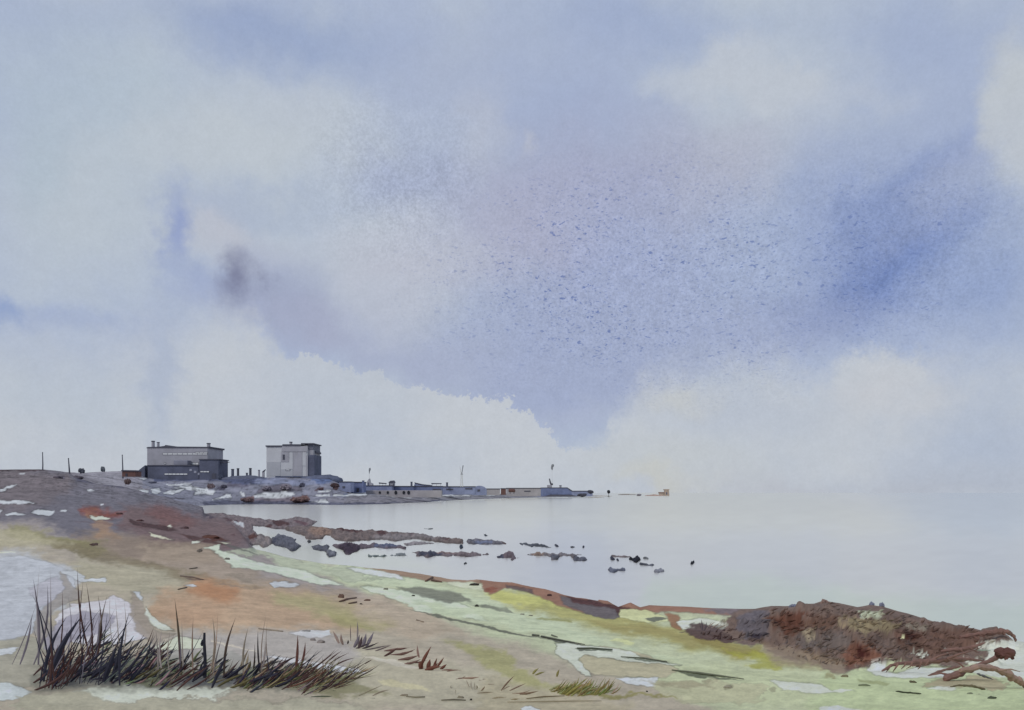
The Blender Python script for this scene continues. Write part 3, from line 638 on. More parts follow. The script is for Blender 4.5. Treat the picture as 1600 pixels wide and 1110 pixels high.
FARP = [
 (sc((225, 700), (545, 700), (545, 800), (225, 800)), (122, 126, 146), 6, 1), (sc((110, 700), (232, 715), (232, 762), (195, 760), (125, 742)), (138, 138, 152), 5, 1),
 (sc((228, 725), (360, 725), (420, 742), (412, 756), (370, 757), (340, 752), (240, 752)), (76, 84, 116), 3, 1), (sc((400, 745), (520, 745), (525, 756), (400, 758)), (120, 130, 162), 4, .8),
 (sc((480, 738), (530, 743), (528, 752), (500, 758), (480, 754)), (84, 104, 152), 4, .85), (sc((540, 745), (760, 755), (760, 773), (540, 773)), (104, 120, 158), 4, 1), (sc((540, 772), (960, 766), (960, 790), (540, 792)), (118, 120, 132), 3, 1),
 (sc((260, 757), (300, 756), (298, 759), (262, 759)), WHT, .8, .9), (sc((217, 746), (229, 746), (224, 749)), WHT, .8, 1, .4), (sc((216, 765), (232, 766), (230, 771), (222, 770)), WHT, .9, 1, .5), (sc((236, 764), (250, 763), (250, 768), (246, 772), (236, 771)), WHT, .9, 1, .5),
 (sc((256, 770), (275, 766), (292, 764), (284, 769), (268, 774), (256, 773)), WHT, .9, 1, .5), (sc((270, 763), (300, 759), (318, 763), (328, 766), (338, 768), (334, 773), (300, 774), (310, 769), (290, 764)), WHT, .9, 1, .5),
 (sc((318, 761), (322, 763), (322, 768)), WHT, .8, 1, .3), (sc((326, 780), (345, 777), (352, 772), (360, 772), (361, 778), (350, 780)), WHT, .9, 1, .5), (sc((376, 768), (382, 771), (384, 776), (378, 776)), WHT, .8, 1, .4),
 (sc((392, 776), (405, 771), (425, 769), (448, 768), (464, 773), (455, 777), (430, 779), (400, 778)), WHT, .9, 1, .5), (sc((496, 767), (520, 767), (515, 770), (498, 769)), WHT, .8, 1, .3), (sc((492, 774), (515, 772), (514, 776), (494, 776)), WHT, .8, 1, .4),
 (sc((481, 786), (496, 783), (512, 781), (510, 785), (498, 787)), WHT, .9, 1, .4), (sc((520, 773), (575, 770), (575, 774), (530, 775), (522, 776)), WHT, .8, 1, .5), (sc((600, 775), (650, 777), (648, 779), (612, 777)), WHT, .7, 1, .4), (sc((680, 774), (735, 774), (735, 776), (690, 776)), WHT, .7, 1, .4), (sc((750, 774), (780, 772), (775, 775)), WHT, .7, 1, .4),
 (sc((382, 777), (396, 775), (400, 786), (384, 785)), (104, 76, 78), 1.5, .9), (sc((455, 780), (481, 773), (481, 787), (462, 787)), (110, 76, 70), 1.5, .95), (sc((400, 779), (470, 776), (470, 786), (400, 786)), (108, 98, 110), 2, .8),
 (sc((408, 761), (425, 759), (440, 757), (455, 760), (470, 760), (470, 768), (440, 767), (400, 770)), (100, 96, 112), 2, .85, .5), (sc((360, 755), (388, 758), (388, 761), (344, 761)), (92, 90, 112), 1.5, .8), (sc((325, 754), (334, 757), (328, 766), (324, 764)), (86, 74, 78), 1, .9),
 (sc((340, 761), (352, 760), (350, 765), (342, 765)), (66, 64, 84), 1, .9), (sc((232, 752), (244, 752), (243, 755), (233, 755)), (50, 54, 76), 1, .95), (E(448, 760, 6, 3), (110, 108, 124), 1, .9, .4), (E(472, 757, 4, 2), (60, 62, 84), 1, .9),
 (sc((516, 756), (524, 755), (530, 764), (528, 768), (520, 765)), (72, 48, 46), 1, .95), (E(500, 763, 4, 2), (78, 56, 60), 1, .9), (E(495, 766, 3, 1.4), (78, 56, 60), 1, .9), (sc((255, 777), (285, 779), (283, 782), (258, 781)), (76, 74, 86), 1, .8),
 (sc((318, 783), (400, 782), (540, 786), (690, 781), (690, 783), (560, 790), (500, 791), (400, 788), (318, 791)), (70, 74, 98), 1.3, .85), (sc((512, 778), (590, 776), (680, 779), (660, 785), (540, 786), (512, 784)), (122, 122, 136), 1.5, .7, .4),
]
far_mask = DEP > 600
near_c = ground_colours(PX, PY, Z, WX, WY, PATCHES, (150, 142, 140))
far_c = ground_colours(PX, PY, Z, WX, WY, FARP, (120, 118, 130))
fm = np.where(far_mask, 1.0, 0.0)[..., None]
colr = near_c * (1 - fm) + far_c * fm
# granular mottling and fine relief of the cover
g1 = fbm(PX / 3.2, LD * 62, 1, 2); g2 = fbm(PX / 16, LD * 18, 2, 4); g3 = fbm(WX / 1.2, WY / 2.2, 3, 3)
colr *= (1 + g1 * .12 + g2 * .2 + g3 * .10)[..., None]
dark = np.clip((.26 - colr.mean(-1)) / .2, 0, 1)
colr *= (1 + fbm(PX / 4, LD * 60, 3, 3) * .5 * dark)[..., None]
far_w = np.clip((DEP - 200) / 200, 0, 1)
streak = fbm(PX / 13, LD * 95, 2, 4); colr *= (1 + far_w * streak * .5)[..., None]
colr *= (1 - far_w * .45 * np.clip((fbm(PX / 7 + 31, LD * 120, 0, 3) - .28) / .12, 0, 1))[..., None]
# wet band close to the water
colr *= (1 - .25 * np.clip((.35 - Z) / .5, 0, 1) * (np.abs(Z) < 1))[..., None]
colr = np.clip(colr, .015, .8)

def grid_mesh(name, X, Y, Zz, colours, material, mask=None, wrap=False):
    nu, nv = X.shape
    co = np.stack([X, Y, Zz], -1).reshape(-1, 3).astype(np.float32)
    idx = np.arange(nu * nv).reshape(nu, nv)
    if wrap: idx = np.vstack([idx, idx[:1]])
    q = np.stack([idx[:-1, :-1], idx[1:, :-1], idx[1:, 1:], idx[:-1, 1:]], -1).reshape(-1, 4)
    cc = colours.reshape(-1, 3)
    if mask is not None:
        keep = mask.reshape(-1)[q].all(1); q = q[keep]
        used = np.unique(q); remap = np.full(nu * nv, -1); remap[used] = np.arange(len(used)); q = remap[q]; co = co[used]; cc = cc[used]
    a, b, c = co[q[0, 0]], co[q[0, 1]], co[q[0, 2]]
    if np.cross(b - a, c - a)[2] < 0: q = q[:, ::-1]
    me = bpy.data.meshes.new(name)
    me.vertices.add(len(co)); me.vertices.foreach_set('co', co.ravel())
    me.loops.add(q.size); me.loops.foreach_set('vertex_index', q.ravel().astype(np.int32))
    me.polygons.add(len(q)); me.polygons.foreach_set('loop_start', np.arange(0, q.size, 4, dtype=np.int32))
    me.update(calc_edges=True)
    me.polygons.foreach_set('use_smooth', np.ones(len(q), bool))
    at_ = me.attributes.new('surface', 'FLOAT_COLOR', 'POINT')
    at_.data.foreach_set('color', np.concatenate([cc, np.ones((len(cc), 1))], 1).astype(np.float32).ravel())
    me.materials.append(material)
    o = bpy.data.objects.new(name, me); COL.objects.link(o)
    return o

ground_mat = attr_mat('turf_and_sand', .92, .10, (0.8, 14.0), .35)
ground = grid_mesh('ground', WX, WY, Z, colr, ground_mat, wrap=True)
tag(ground, kind='structure')

def ground_z(px, depth):
    """height of the land on a bearing at a distance along the view axis"""
    i = np.interp(px, PXC, np.arange(len(PXC))); j = np.interp(math.log(depth), np.log(RADII), np.arange(NZ))
    i0, j0 = int(i), int(j); i1, j1 = min(i0 + 1, len(PXC) - 1), min(j0 + 1, NZ - 1); a, b = i - i0, j - j0
    return float((Z[i0, j0] * (1 - a) + Z[i1, j0] * a) * (1 - b) + (Z[i0, j1] * (1 - a) + Z[i1, j1] * a) * b)
def ground_at(px, py, dmax=560, dmin=5):
    """first point of the land met on a line of sight"""
    i = int(round(np.interp(px, PXC, np.arange(len(PXC)))))
    col = PY[i]; ok = np.where((col <= py) & (RADII < dmax) & (RADII > dmin))[0]
    d = RADII[ok[0]] if len(ok) else dmax
    return at(px, HORIZON + (EYE - ground_z(px, d)) * F / d, d)

# ------------------------------------------------------------------ the sea
sea_mat = bpy.data.materials.new('shallow_sea'); sea_mat.use_nodes = True
t = sea_mat.node_tree; b = t.nodes['Principled BSDF']
b.inputs['Roughness'].default_value = .16; b.inputs['IOR'].default_value = 1.33
a = t.nodes.new('ShaderNodeAttribute'); a.attribute_name = 'surface'; t.links.new(a.outputs['Color'], b.inputs['Base Color'])
geo = t.nodes.new('ShaderNodeTexCoord')
for_b = None
mp = t.nodes.new('ShaderNodeMapping'); mp.inputs['Scale'].default_value = (.16, .5, 1); t.links.new(geo.outputs['Object'], mp.inputs['Vector'])
n = t.nodes.new('ShaderNodeTexNoise'); n.inputs['Scale'].default_value = 1; n.inputs['Detail'].default_value = 6; t.links.new(mp.outputs[0], n.inputs['Vector'])
bp = t.nodes.new('ShaderNodeBump'); bp.inputs['Strength'].default_value = .05; bp.inputs['Distance'].default_value = .2
t.links.new(n.outputs['Fac'], bp.inputs['Height']); t.links.new(bp.outputs[0], b.inputs['Normal'])
ths = np.concatenate([np.linspace(-math.pi, -.56, 24), np.linspace(-.55, .55, 221), np.linspace(.56, math.pi, 24)])
rs = np.concatenate([np.exp(np.linspace(math.log(20), math.log(3000), 220)), [6000, 12000, 25000, 50000]])
SX = np.sin(ths)[:, None] * rs; SY = np.cos(ths)[:, None] * rs
spx = 800 + F * np.tan(np.clip(ths, -.7, .7))[:, None] + 0 * rs; spy = HORIZON + EYE * F / (rs[None, :] * np.cos(np.clip(ths, -.7, .7))[:, None])
SEAP = [
 (sc((-900, 760), (1250, 760), (1250, 800), (-900, 800)), (191, 197, 206), 30, .9),
 (sc((680, 755), (1250, 755), (1350, 812), (900, 822), (680, 812)), (197, 199, 190), 40, .8),
 (sc((900, 785), (1500, 780), (1550, 835), (900, 840)), (188, 192, 190), 40, .7),
 (sc((1350, 750), (1900, 745), (1900, 850), (1450, 840)), (174, 186, 204), 60, .9),
 (sc((700, 835), (1250, 835), (1700, 850), (1700, 925), (1300, 915), (900, 920), (700, 880)), (184, 190, 202), 40, .9),
 (sc((1020, 905), (1180, 898), (1350, 925), (1700, 945), (1700, 1010), (1300, 970), (1000, 965)), (182, 198, 190), 36, .95),
 (sc((400, 835), (540, 855), (700, 890), (600, 895), (380, 860)), (196, 206, 198), 20, .9),
]
scol = ground_colours(spx, spy, 0, SX, SY, SEAP, (190, 197, 207), raw=True)
scol *= (1 + fbm(spx / 30, spy / 8, 1, 3) * .06)[..., None]
scol = scol * (.97, .95, .84)
sea = grid_mesh('sea', SX, SY, SX * 0, np.clip(scol, 0, .8), sea_mat)
tag(sea, kind='structure')
# ================================================================== far shore: power station, harbour and pier
def WXp(px, d): return (px - 800) / F * d
def WZp(py, d): return EYE - (py - HORIZON) / F * d
def pbox(mb, x0, x1, y0, y1, d, thick, bev=0.0):
    return mb.box(WXp(x0, d), WXp(x1, d), d, d + thick, WZp(y1, d), WZp(y0, d), bev)

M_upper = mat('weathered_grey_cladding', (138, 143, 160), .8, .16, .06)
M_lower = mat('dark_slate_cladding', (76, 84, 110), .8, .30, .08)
M_line = mat('dark_coping', (70, 74, 92), .8, .15, .1)
M_pale = mat('pale_concrete', (166, 174, 186), .85, .10, .05)
M_mid = mat('streaked_concrete', (143, 148, 163), .85, .16, .05)
M_glass = mat('pale_glazing', (196, 202, 212), .25, .05, .1, spec=.5)
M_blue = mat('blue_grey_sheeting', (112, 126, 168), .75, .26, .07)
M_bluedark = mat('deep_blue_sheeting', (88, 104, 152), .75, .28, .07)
M_grey = mat('grey_harbour_wall', (136, 137, 148), .85, .18, .06)
M_dark = mat('tarred_timber', (56, 58, 74), .85, .2, .1)
M_rustred = mat('rust_red_paint', (96, 66, 64), .8, .22, .1)
M_tan = mat('tan_stone', (152, 138, 128), .85, .15, .1)
M_white = mat('white_pole_paint', (176, 184, 190), .7, .1, .3)
M_black = mat('black_paint', (30, 34, 46), .7, .2, .3)
M_scrub = mat('far_scrub', (108, 106, 120), .95, .3, .1)

def window(parent, x0, x1, y0, y1, d, n, name='window'):
    """a band of glazing: frame part with panes as sub-parts, standing proud of the wall"""
    fr = MB(); X0, X1, Z1, Z0 = WXp(x0, d), WXp(x1, d), WZp(y0, d), WZp(y1, d)
    w = .35
    fr.box(X0 - w, X1 + w, d - .45, d, Z1, Z1 + w); fr.box(X0 - w, X1 + w, d - .45, d, Z0 - w, Z0)
    st = (X1 - X0) / n
    for k in range(n + 1): fr.box(X0 + k * st - w / 2, X0 + k * st + w / 2, d - .45, d, Z0, Z1)
    f = fr.build(name, M_line, parent)
    for k in range(n):
        MB().box(X0 + k * st + w / 2 + .02, X0 + (k + 1) * st - w / 2 - .02, d - .3, d - .05, Z0 + .02, Z1 - .02).build('pane', M_glass, f)
    return f

def stack(parent, x0, x1, y0, y1, d, m=None, cap=True, name='chimney'):
    cx, r = WXp((x0 + x1) / 2, d), (x1 - x0) / 2 / F * d
    b = MB(); b.tube([(cx, d, WZp(y1, d)), (cx, d, WZp(y0, d) - r * .5)], [r * .92, r * .85], 12)
    o = b.build(name, m or M_upper, parent)
    if cap:
        c = MB(); c.tube([(cx, d, WZp(y0, d) - r * .5), (cx, d, WZp(y0, d) - r * .1), (cx, d, WZp(y0, d))], [r * 1.08, r * 1.08, r * .6], 12); c.build('cap', M_line, o)
    return o

# ---- the wide power station hall
D = 1140.0
hall = empty('power_station', (WXp(285, D), D, WZp(752, D)), 'wide grey power station hall with dark lower storey and three roof chimneys', 'power station')
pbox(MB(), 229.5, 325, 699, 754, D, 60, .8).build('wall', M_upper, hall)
mb = MB()
x0, x1, z = WXp(228.6, D), WXp(325.6, D), WZp(699, D)
prof = [(x0 - .4, z - 1.2), (x1 + .9, z - 1.2), (x1 + 1.4, z + .9), (x1 - 2, z + .5), (WXp(270, D), z + .9), (WXp(262, D), z + 1.6), (WXp(259, D), z + 3.0), (WXp(257, D), z + 1.7), (WXp(248, D), z + .6), (x0 + 2, z + .3)]
mb.prism(prof, D - .5, D + 61)
mb.build('roof', M_line, hall)
for (a, b_, c_, dd) in ((236.5, 242, 689, D + 20), (245, 249.5, 691, D + 22), (323, 329, 692.5, D + 25)):
    stack(hall, a, b_, c_, 699.5, dd)
for (a, b_, c_, e) in ((231.5, 252, 726, 728), (252, 271, 727, 729)):
    pass
low = MB()
pbox(low, 230.5, 311, 728, 754, D - 20, 19.6, .6)
lowo = low.build('lower_storey', M_lower, hall)
an = MB()
pbox(an, 311.2, 342, 718.5, 754, D - 24, 36, .6)
ano = an.build('side_annex', M_lower, hall)
pbox(MB(), 310.6, 343, 717.4, 718.8, D - 25, 38).build('coping', M_line, ano)
pbox(MB(), 229.8, 310.4, 726.8, 728.2, D - 21, 20).build('coping', M_line, lowo)
up = MB(); pbox(up, 271, 293, 719.5, 726.6, D - 14, 13.5, .4); up.build('stepped_bay', mat('mid_grey_cladding', (112, 118, 140), .8, .2, .08), hall)  # bay coloured darker than the upper wall, paler than the lower storey
gan = MB(); pbox(gan, 341, 352, 721.5, 723.5, D - 20, 6); gan.prism([(WXp(352, D - 20), WZp(723.4, D - 20)), (WXp(352, D - 20), WZp(721.4, D - 20)), (WXp(358, D - 20), WZp(722.2, D - 20))], D - 20, D - 14)
for x in (343, 347): gan.tube([(WXp(x, D - 20), D - 17, WZp(721.5, D - 20)), (WXp(x + 1, D - 20), D - 17, WZp(719.5, D - 20))], [.3, .3], 5)
gan.build('gantry', M_line, hall)
window(hall, 254, 328 - 4, 708.4, 710.6, D, 9)
window(hall, 305, 324.5, 706.8, 708.2, D, 3)
window(hall, 294.5, 310.2, 723.2, 726.2, D - .1, 3)
window(hall, 257, 293, 740, 742.2, D - 20, 6)
window(hall, 313, 327, 736.3, 738.2, D - 24, 3)
window(hall, 256.8, 259, 723, 725, D, 1)
for (x, y0) in ((296, 733), (303, 736), (309, 739)):
    pbox(MB(), x, x + 4, y0, y0 + 3.5, D - 20.4, .39).build('louvre', mat('light_louvre', (132, 140, 164), .7, .2, .2), hall)
dr = MB(); pbox(dr, 331, 337, 740, 751, D - 24.4, .39); dr.build('door', M_line, ano)
ramp = MB(); ramp.prism([(WXp(224, D), WZp(737, D)), (WXp(230.4, D - 10), WZp(728, D)), (WXp(230.4, D - 10), WZp(753, D)), (WXp(224, D), WZp(753, D))], D - 18, D - 4)
ramp.build('ramp', M_lower, hall)

# ---- the tall square reactor block
D = 1120.0
blk = empty('reactor_building', (WXp(455, D), D, WZp(748, D)), 'tall square pale concrete power station block with darker right side', 'power station')
pbox(MB(), 416, 481, 698, 750, D, 44, .8).build('wall', M_pale, blk)
pbox(MB(), 440, 480.6, 697.2, 706, D - 1.0, .98).build('upper_panel', M_mid, blk)
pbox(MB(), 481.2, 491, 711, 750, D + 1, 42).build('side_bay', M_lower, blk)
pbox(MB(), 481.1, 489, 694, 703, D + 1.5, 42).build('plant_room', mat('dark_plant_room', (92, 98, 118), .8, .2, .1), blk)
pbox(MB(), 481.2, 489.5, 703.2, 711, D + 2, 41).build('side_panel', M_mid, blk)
cop = MB(); pbox(cop, 414.8, 441, 696.2, 698.2, D - 1.2, 46); pbox(cop, 441.2, 470, 694.4, 697.1, D - 1.6, 46); pbox(cop, 470.2, 490, 692.6, 694.3, D - 1.6, 47)
cop.prism([(WXp(487, D), WZp(701, D)), (WXp(491.5, D), WZp(706, D)), (WXp(491, D), WZp(708, D)), (WXp(487, D), WZp(707, D))], D + 10, D + 40)
cop.build('roof', M_line, blk)
stack(blk, 452, 457, 690.5, 694.6, D + 15, M_mid, name='roof_vent')
for (x0, x1, y0, y1, m) in ((452, 457.5, 707, 733, M_pale), (472.5, 478, 706.5, 728, M_pale), (458, 472, 706.5, 744, M_mid), (439, 451.6, 706.5, 722, M_mid), (417.2, 438, 722, 744, mat('stained_concrete', (150, 158, 171), .85, .1, .06)), (438.4, 457.4, 733.5, 746, mat('stained_concrete', (150, 158, 171))) , (478.2, 480.8, 712, 745, M_mid)):
    pbox(MB(), x0, x1, y0, y1, D - .5, .48).build('wall_panel', m, blk)
window(blk, 442, 444.6, 711, 718, D - .55, 1)
for f_ in [o for o in blk.children if o.name.startswith('window')]:
    for p_ in f_.children: p_.data.materials[0] = M_line
window(blk, 446.5, 453, 733.8, 735.2, D - .55, 1)
bs_ = MB(); pbox(bs_, 430, 482, 744.4, 746, D - 3, 2.4); bs_.build('plinth', mat('navy_plinth', (66, 78, 112), .8, .25, .1), blk)

mo = MB(); mo.lump((WXp(500, D), D + 6, WZp(751, D)), (27, 22, 7.2), 15, .16, 26, 8)
tag(mo.build('embankment', mat('navy_earth', (78, 88, 118), .9, .3, .1), smooth=True), 'low blue grey bank falling away right of the tall square block', 'embankment')
# ---- small plant between the two blocks
D = 1120.0
small = [
 (361, 366, 733, 746, 'squat dark twin flue nearest the wide hall', 'chimney', M_lower), (369.8, 374, 731.8, 746, 'plain dark flue with flat cap, second from the wide hall', 'chimney', M_line),
 (384, 387.5, 739, 746, 'low dark stub vent between the taller flues', 'vent', M_lower), (389, 393.4, 731.5, 746, 'dark flue with rounded top on a dark mound', 'chimney', M_line),
 (403, 406.5, 734.5, 747, 'thin grey flue left of the square block', 'chimney', M_upper)]
for (x0, x1, y0, y1, lab, cat, m) in small:
    e = empty('flue_stack', (WXp((x0 + x1) / 2, D), D, WZp(y1 + 6, D)), lab, cat, 'small flues between the two power station blocks')
    stack(e, x0, x1, y0, y1 + 6, D, m, name='shaft')
    pbox(MB(), x0 - 1.2, x1 + 1.2, y1 - 2, y1 + 7, D - 3, 6, .3).build('base', M_lower, e)
cr = empty('crane', (WXp(411, D), D, WZp(752, D)), 'small grey crane with a short raised jib beside the square block', 'crane')
pbox(MB(), 409.3, 412.6, 737, 752, D, 3, .3).build('mast', M_mid, cr)
MB().tube([(WXp(410.5, D), D + 1, WZp(738, D)), (WXp(415, D), D, WZp(734, D))], [1.3, .6], 6).build('jib', M_line, cr)
mo = MB(); mo.lump((WXp(388, D), D - 10, WZp(752, D)), (34, 12, 7), 5, .18, 26, 8)
tag(mo.build('embankment', M_lower, smooth=True), 'dark blue grey earth embankment below the flues', 'embankment')

# ---- poles, shed and bushes along the left skyline
for (x, yt, yb, d, w, lean, lab) in [(66.5, 708, 745, 505, .42, 0, 'tallest thin dark pole on the left skyline'), (107, 717.5, 744, 498, .5, 2, 'short leaning dark pole on the left skyline, between the other two'), (191, 712, 748, 900, .8, 1, 'thin dark pole rising behind the red brown shed')]:
    e = empty('pole', (WXp(x, d), d, WZp(yb, d)), lab, 'pole', 'thin poles along the left skyline')
    P = [(WXp(x + lean, d), d, WZp(yb, d)), (WXp(x + lean * .3 + .4, d), d, WZp((yt + yb) / 2, d)), (WXp(x, d), d, WZp(yt, d))]
    MB().tube(P, [w, w * .8, w * .55], 7).build('shaft', M_line, e)
    MB().tube([P[2], (P[2][0], d, P[2][2] + w * 1.2)], [w * .9, w * .3], 7).build('cap', M_dark, e)
d = 880; e = empty('shed', (WXp(202, d), d, WZp(744, d)), 'low rust red shed on the skyline left of the power station', 'shed')
pbox(MB(), 190.5, 212, 736.5, 745, d, 14, .3).build('wall', M_rustred, e)
mb = MB(); mb.prism([(WXp(189.5, d), WZp(736.6, d)), (WXp(213, d), WZp(736.8, d)), (WXp(212, d), WZp(735, d)), (WXp(190.5, d), WZp(734.6, d))], d - 1, d + 15); mb.build('roof', M_line, e)
pbox(MB(), 196, 199, 740, 745, d - .3, .29).build('door', M_dark, e)
def bush(x, y, rx, ry, d, c, lab, seed, name='bush', cat='bush', group=None):
    q = random.Random(seed); mb = MB()
    for k in range(7):
        a = q.uniform(0, 6.28); r = q.uniform(.1, .65)
        mb.lump((WXp(x + rx * r * math.cos(a), d), d + q.uniform(-.4, .4) * rx * d / F, WZp(y - ry * r * abs(math.sin(a)) * .8, d)), (rx * .55 * d / F, rx * .5 * d / F, ry * .6 * d / F), seed * 9 + k, .45, 11, 7)
    return tag(mb.build(name, mat('scrub_%d_%d_%d' % c, c, .95, .35, .25)), lab, cat, group)
bush(127, 737, 5, 5, 495, (70, 76, 92), 'rounded dark bush on the left skyline right of the leaning pole', 1)
bush(160.5, 734, 3, 5.5, 800, (84, 94, 108), 'small upright dark bush alone in the dip of the skyline', 2)
FB = [(199, 754, 5, 6, 640, (88, 72, 74), 'brown upright bush on the end of the near ridge'), (344, 747, 4, 5, 1105, (70, 80, 104), 'dark scrub at the foot of the hall annex'),
      (330, 761, 6, 4.5, 960, (92, 80, 88), 'brown bush above the pale mud on the far shore'), (349, 761, 5, 4, 960, (66, 66, 84), 'dark low bush beside the brown one on the far shore'),
      (447, 763, 9, 6, 985, (114, 110, 126), 'humped grey bush below the square block'), (472, 759, 4, 4, 990, (66, 70, 92), 'small dark round bush below the square block'),
      (417, 764, 8, 4, 985, (108, 106, 124), 'low grey scrub on the far shore below the crane'), (522, 760, 7, 4.5, 1000, (72, 56, 60), 'dark brown bush at the right end of the bluff'),
      (501, 765, 5, 2.5, 930, (76, 56, 62), 'flat dark brown scrub under the bluff end'), (388, 782, 9, 4.5, 880, (100, 80, 84), 'reddish brown bush at the far water edge'),
      (470, 782, 14, 5.5, 880, (100, 76, 76), 'largest rust brown thicket at the far water edge'), (240, 756, 6, 2.5, 1000, (52, 56, 78), 'dark scrub below the left corner of the hall')]
for k, (x, y, rx, ry, d, c, lab) in enumerate(FB): bush(x, y, rx, ry, d, c, lab, 20 + k, group='bushes on the far shore')

# ---- harbour sheds along the pier
def shed(name, x0, x1, y0, y1, d, thick, m, roof, lab, cat='shed', doors=(), wins=(), pitch=0.0, group='sheds along the pier'):
    e = empty(name, (WXp((x0 + x1) / 2, d), d, WZp(y1, d)), lab, cat, group)
    wall = pbox(MB(), x0, x1, y0 + 1.1, y1, d, thick, .3).build('wall', m, e)
    X0, X1, Zt = WXp(x0 - .5, d), WXp(x1 + .5, d), WZp(y0 + 1.2, d)
    h = 1.2 * d / F
    MB().prism([(X0, Zt), (X1, Zt), (X1 - pitch * (X1 - X0), Zt + h), (X0 + pitch * (X1 - X0), Zt + h)], d - .8, d + thick + .8).build('roof', roof, e)
    for (a, b_, c_, g) in doors: pbox(MB(), a, b_, c_, g, d - .5, .49).build('door', M_dark, e)
    for (a, b_, c_, g) in wins: pbox(MB(), a, b_, c_, g, d - .5, .49).build('window', M_line, e)
    return e
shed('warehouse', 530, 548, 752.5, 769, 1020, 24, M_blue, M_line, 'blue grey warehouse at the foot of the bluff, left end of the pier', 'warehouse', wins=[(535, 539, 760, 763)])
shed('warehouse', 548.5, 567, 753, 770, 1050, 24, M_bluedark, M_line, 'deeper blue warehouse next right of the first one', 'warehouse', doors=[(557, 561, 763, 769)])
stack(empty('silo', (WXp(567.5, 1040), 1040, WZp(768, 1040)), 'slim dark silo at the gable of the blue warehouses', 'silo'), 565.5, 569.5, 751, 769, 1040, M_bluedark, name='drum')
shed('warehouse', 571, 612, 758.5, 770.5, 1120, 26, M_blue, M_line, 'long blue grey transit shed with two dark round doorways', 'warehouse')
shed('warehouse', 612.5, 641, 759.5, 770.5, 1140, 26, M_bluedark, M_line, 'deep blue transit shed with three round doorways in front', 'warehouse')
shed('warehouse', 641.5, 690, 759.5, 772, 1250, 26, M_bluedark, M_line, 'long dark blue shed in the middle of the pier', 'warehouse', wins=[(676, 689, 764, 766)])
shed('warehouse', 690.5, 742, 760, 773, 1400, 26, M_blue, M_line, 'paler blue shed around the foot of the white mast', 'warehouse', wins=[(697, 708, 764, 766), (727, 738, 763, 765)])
# quay wall with round openings
e = empty('quay_wall', (WXp(615, 1075), 1075, WZp(778, 1075)), 'grey quay wall pierced by five dark round openings', 'wall')
pbox(MB(), 572, 690, 766.5, 777.5, 1075, 12, .3).build('wall', M_grey, e)
for x, r in ((593.5, 2.0), (606, 2.2), (618.5, 2.8), (631, 2.6), (638.5, 2.8)):
    cx, cz, rr = WXp(x, 1075), WZp(770, 1075), r / F * 1075
    ring = [(cx + rr * .8 * math.cos(t), cz + rr * 1.1 * math.sin(t)) for t in np.linspace(0, 2 * math.pi, 15)[:-1]]
    MB().prism(ring, 1074.4, 1074.98).build('round_opening', M_black, e)
# roof structures on the pier
e = empty('booth', (WXp(576, 1100), 1100, WZp(758, 1100)), 'pale grey gabled booth on the shed roof under a thin mast', 'booth')
MB().prism([(WXp(573, 1100), WZp(758.5, 1100)), (WXp(582, 1100), WZp(758.5, 1100)), (WXp(582, 1100), WZp(756, 1100)), (WXp(578, 1100), WZp(754, 1100)), (WXp(577, 1100), WZp(748, 1100)), (WXp(575, 1100), WZp(750, 1100)), (WXp(573.4, 1100), WZp(753, 1100))], 1100, 1108).build('wall', M_mid, e)
pbox(MB(), 574.5, 576.5, 754, 758, 1099.6, .39).build('door', M_lower, e)
def masthead(x, yb, yt, d, w, lab, headr, m=None):
    e = empty('signal_mast', (WXp(x, d), d, WZp(yb, d)), lab, 'mast')
    MB().tube([(WXp(x, d), d, WZp(yb, d)), (WXp(x, d), d, WZp(yt + 8, d))], [w, w * .6], 6).build('pole', m or M_white, e)
    h = MB(); h.lump((WXp(x, d), d, WZp(yt + 4, d)), (headr / F * d * .6, headr / F * d * .6, 4.3 / F * d), int(x), .3, 9, 7)
    h.lump((WXp(x + 1.2, d), d, WZp(yt + 1.6, d)), (headr / F * d * .6, headr / F * d * .5, 2.2 / F * d), int(x) + 1, .3, 9, 6)
    h.build('basket', mat('grey_steel', (112, 120, 132), .7, .2, .3), e)
masthead(577, 748, 732, 1102, .22, 'thin pale mast with a small grey head above the gabled booth', 1.7)
e = empty('control_cabin', (WXp(612, 1130), 1130, WZp(760, 1130)), 'dark roofed control cabin standing tallest on the transit shed', 'cabin')
pbox(MB(), 607.5, 616, 754, 760, 1130, 9, .3).build('wall', M_upper, e)
MB().prism([(WXp(606.5, 1130), WZp(754.4, 1130)), (WXp(616.8, 1130), WZp(754.4, 1130)), (WXp(615, 1130), WZp(751, 1130)), (WXp(610, 1130), WZp(751.5, 1130))], 1129, 1140).build('roof', M_line, e)
for s_ in (607.6, 614): pbox(MB(), s_, s_ + 1.6, 756, 760.3, 1129.6, .39).build('leg', M_line, e)
def deck(x0, x1, y, d, lab, sl=0):
    e = empty('loading_gantry', (WXp((x0 + x1) / 2, d), d, WZp(y + 4, d)), lab, 'gantry')
    MB().tube([(WXp(x0, d), d, WZp(y, d)), (WXp(x1, d), d, WZp(y + sl, d))], [1.0, .8], 6).build('beam', M_line, e)
    for t in (.1, .5, .9):
        x = x0 + (x1 - x0) * t
        MB().tube([(WXp(x, d), d, WZp(y + sl * t, d)), (WXp(x, d), d, WZp(y + 5.5, d))], [.22, .22], 5).build('leg', M_mid, e)
deck(592, 604, 755, 1128, 'thin raised gantry left of the dark roofed cabin', 1); deck(674, 690, 756, 1255, 'flat raised gantry beam over the middle shed')
e = empty('conveyor', (WXp(661, 1250), 1250, WZp(760, 1250)), 'dark sloping conveyor running down along the middle shed roof', 'conveyor')
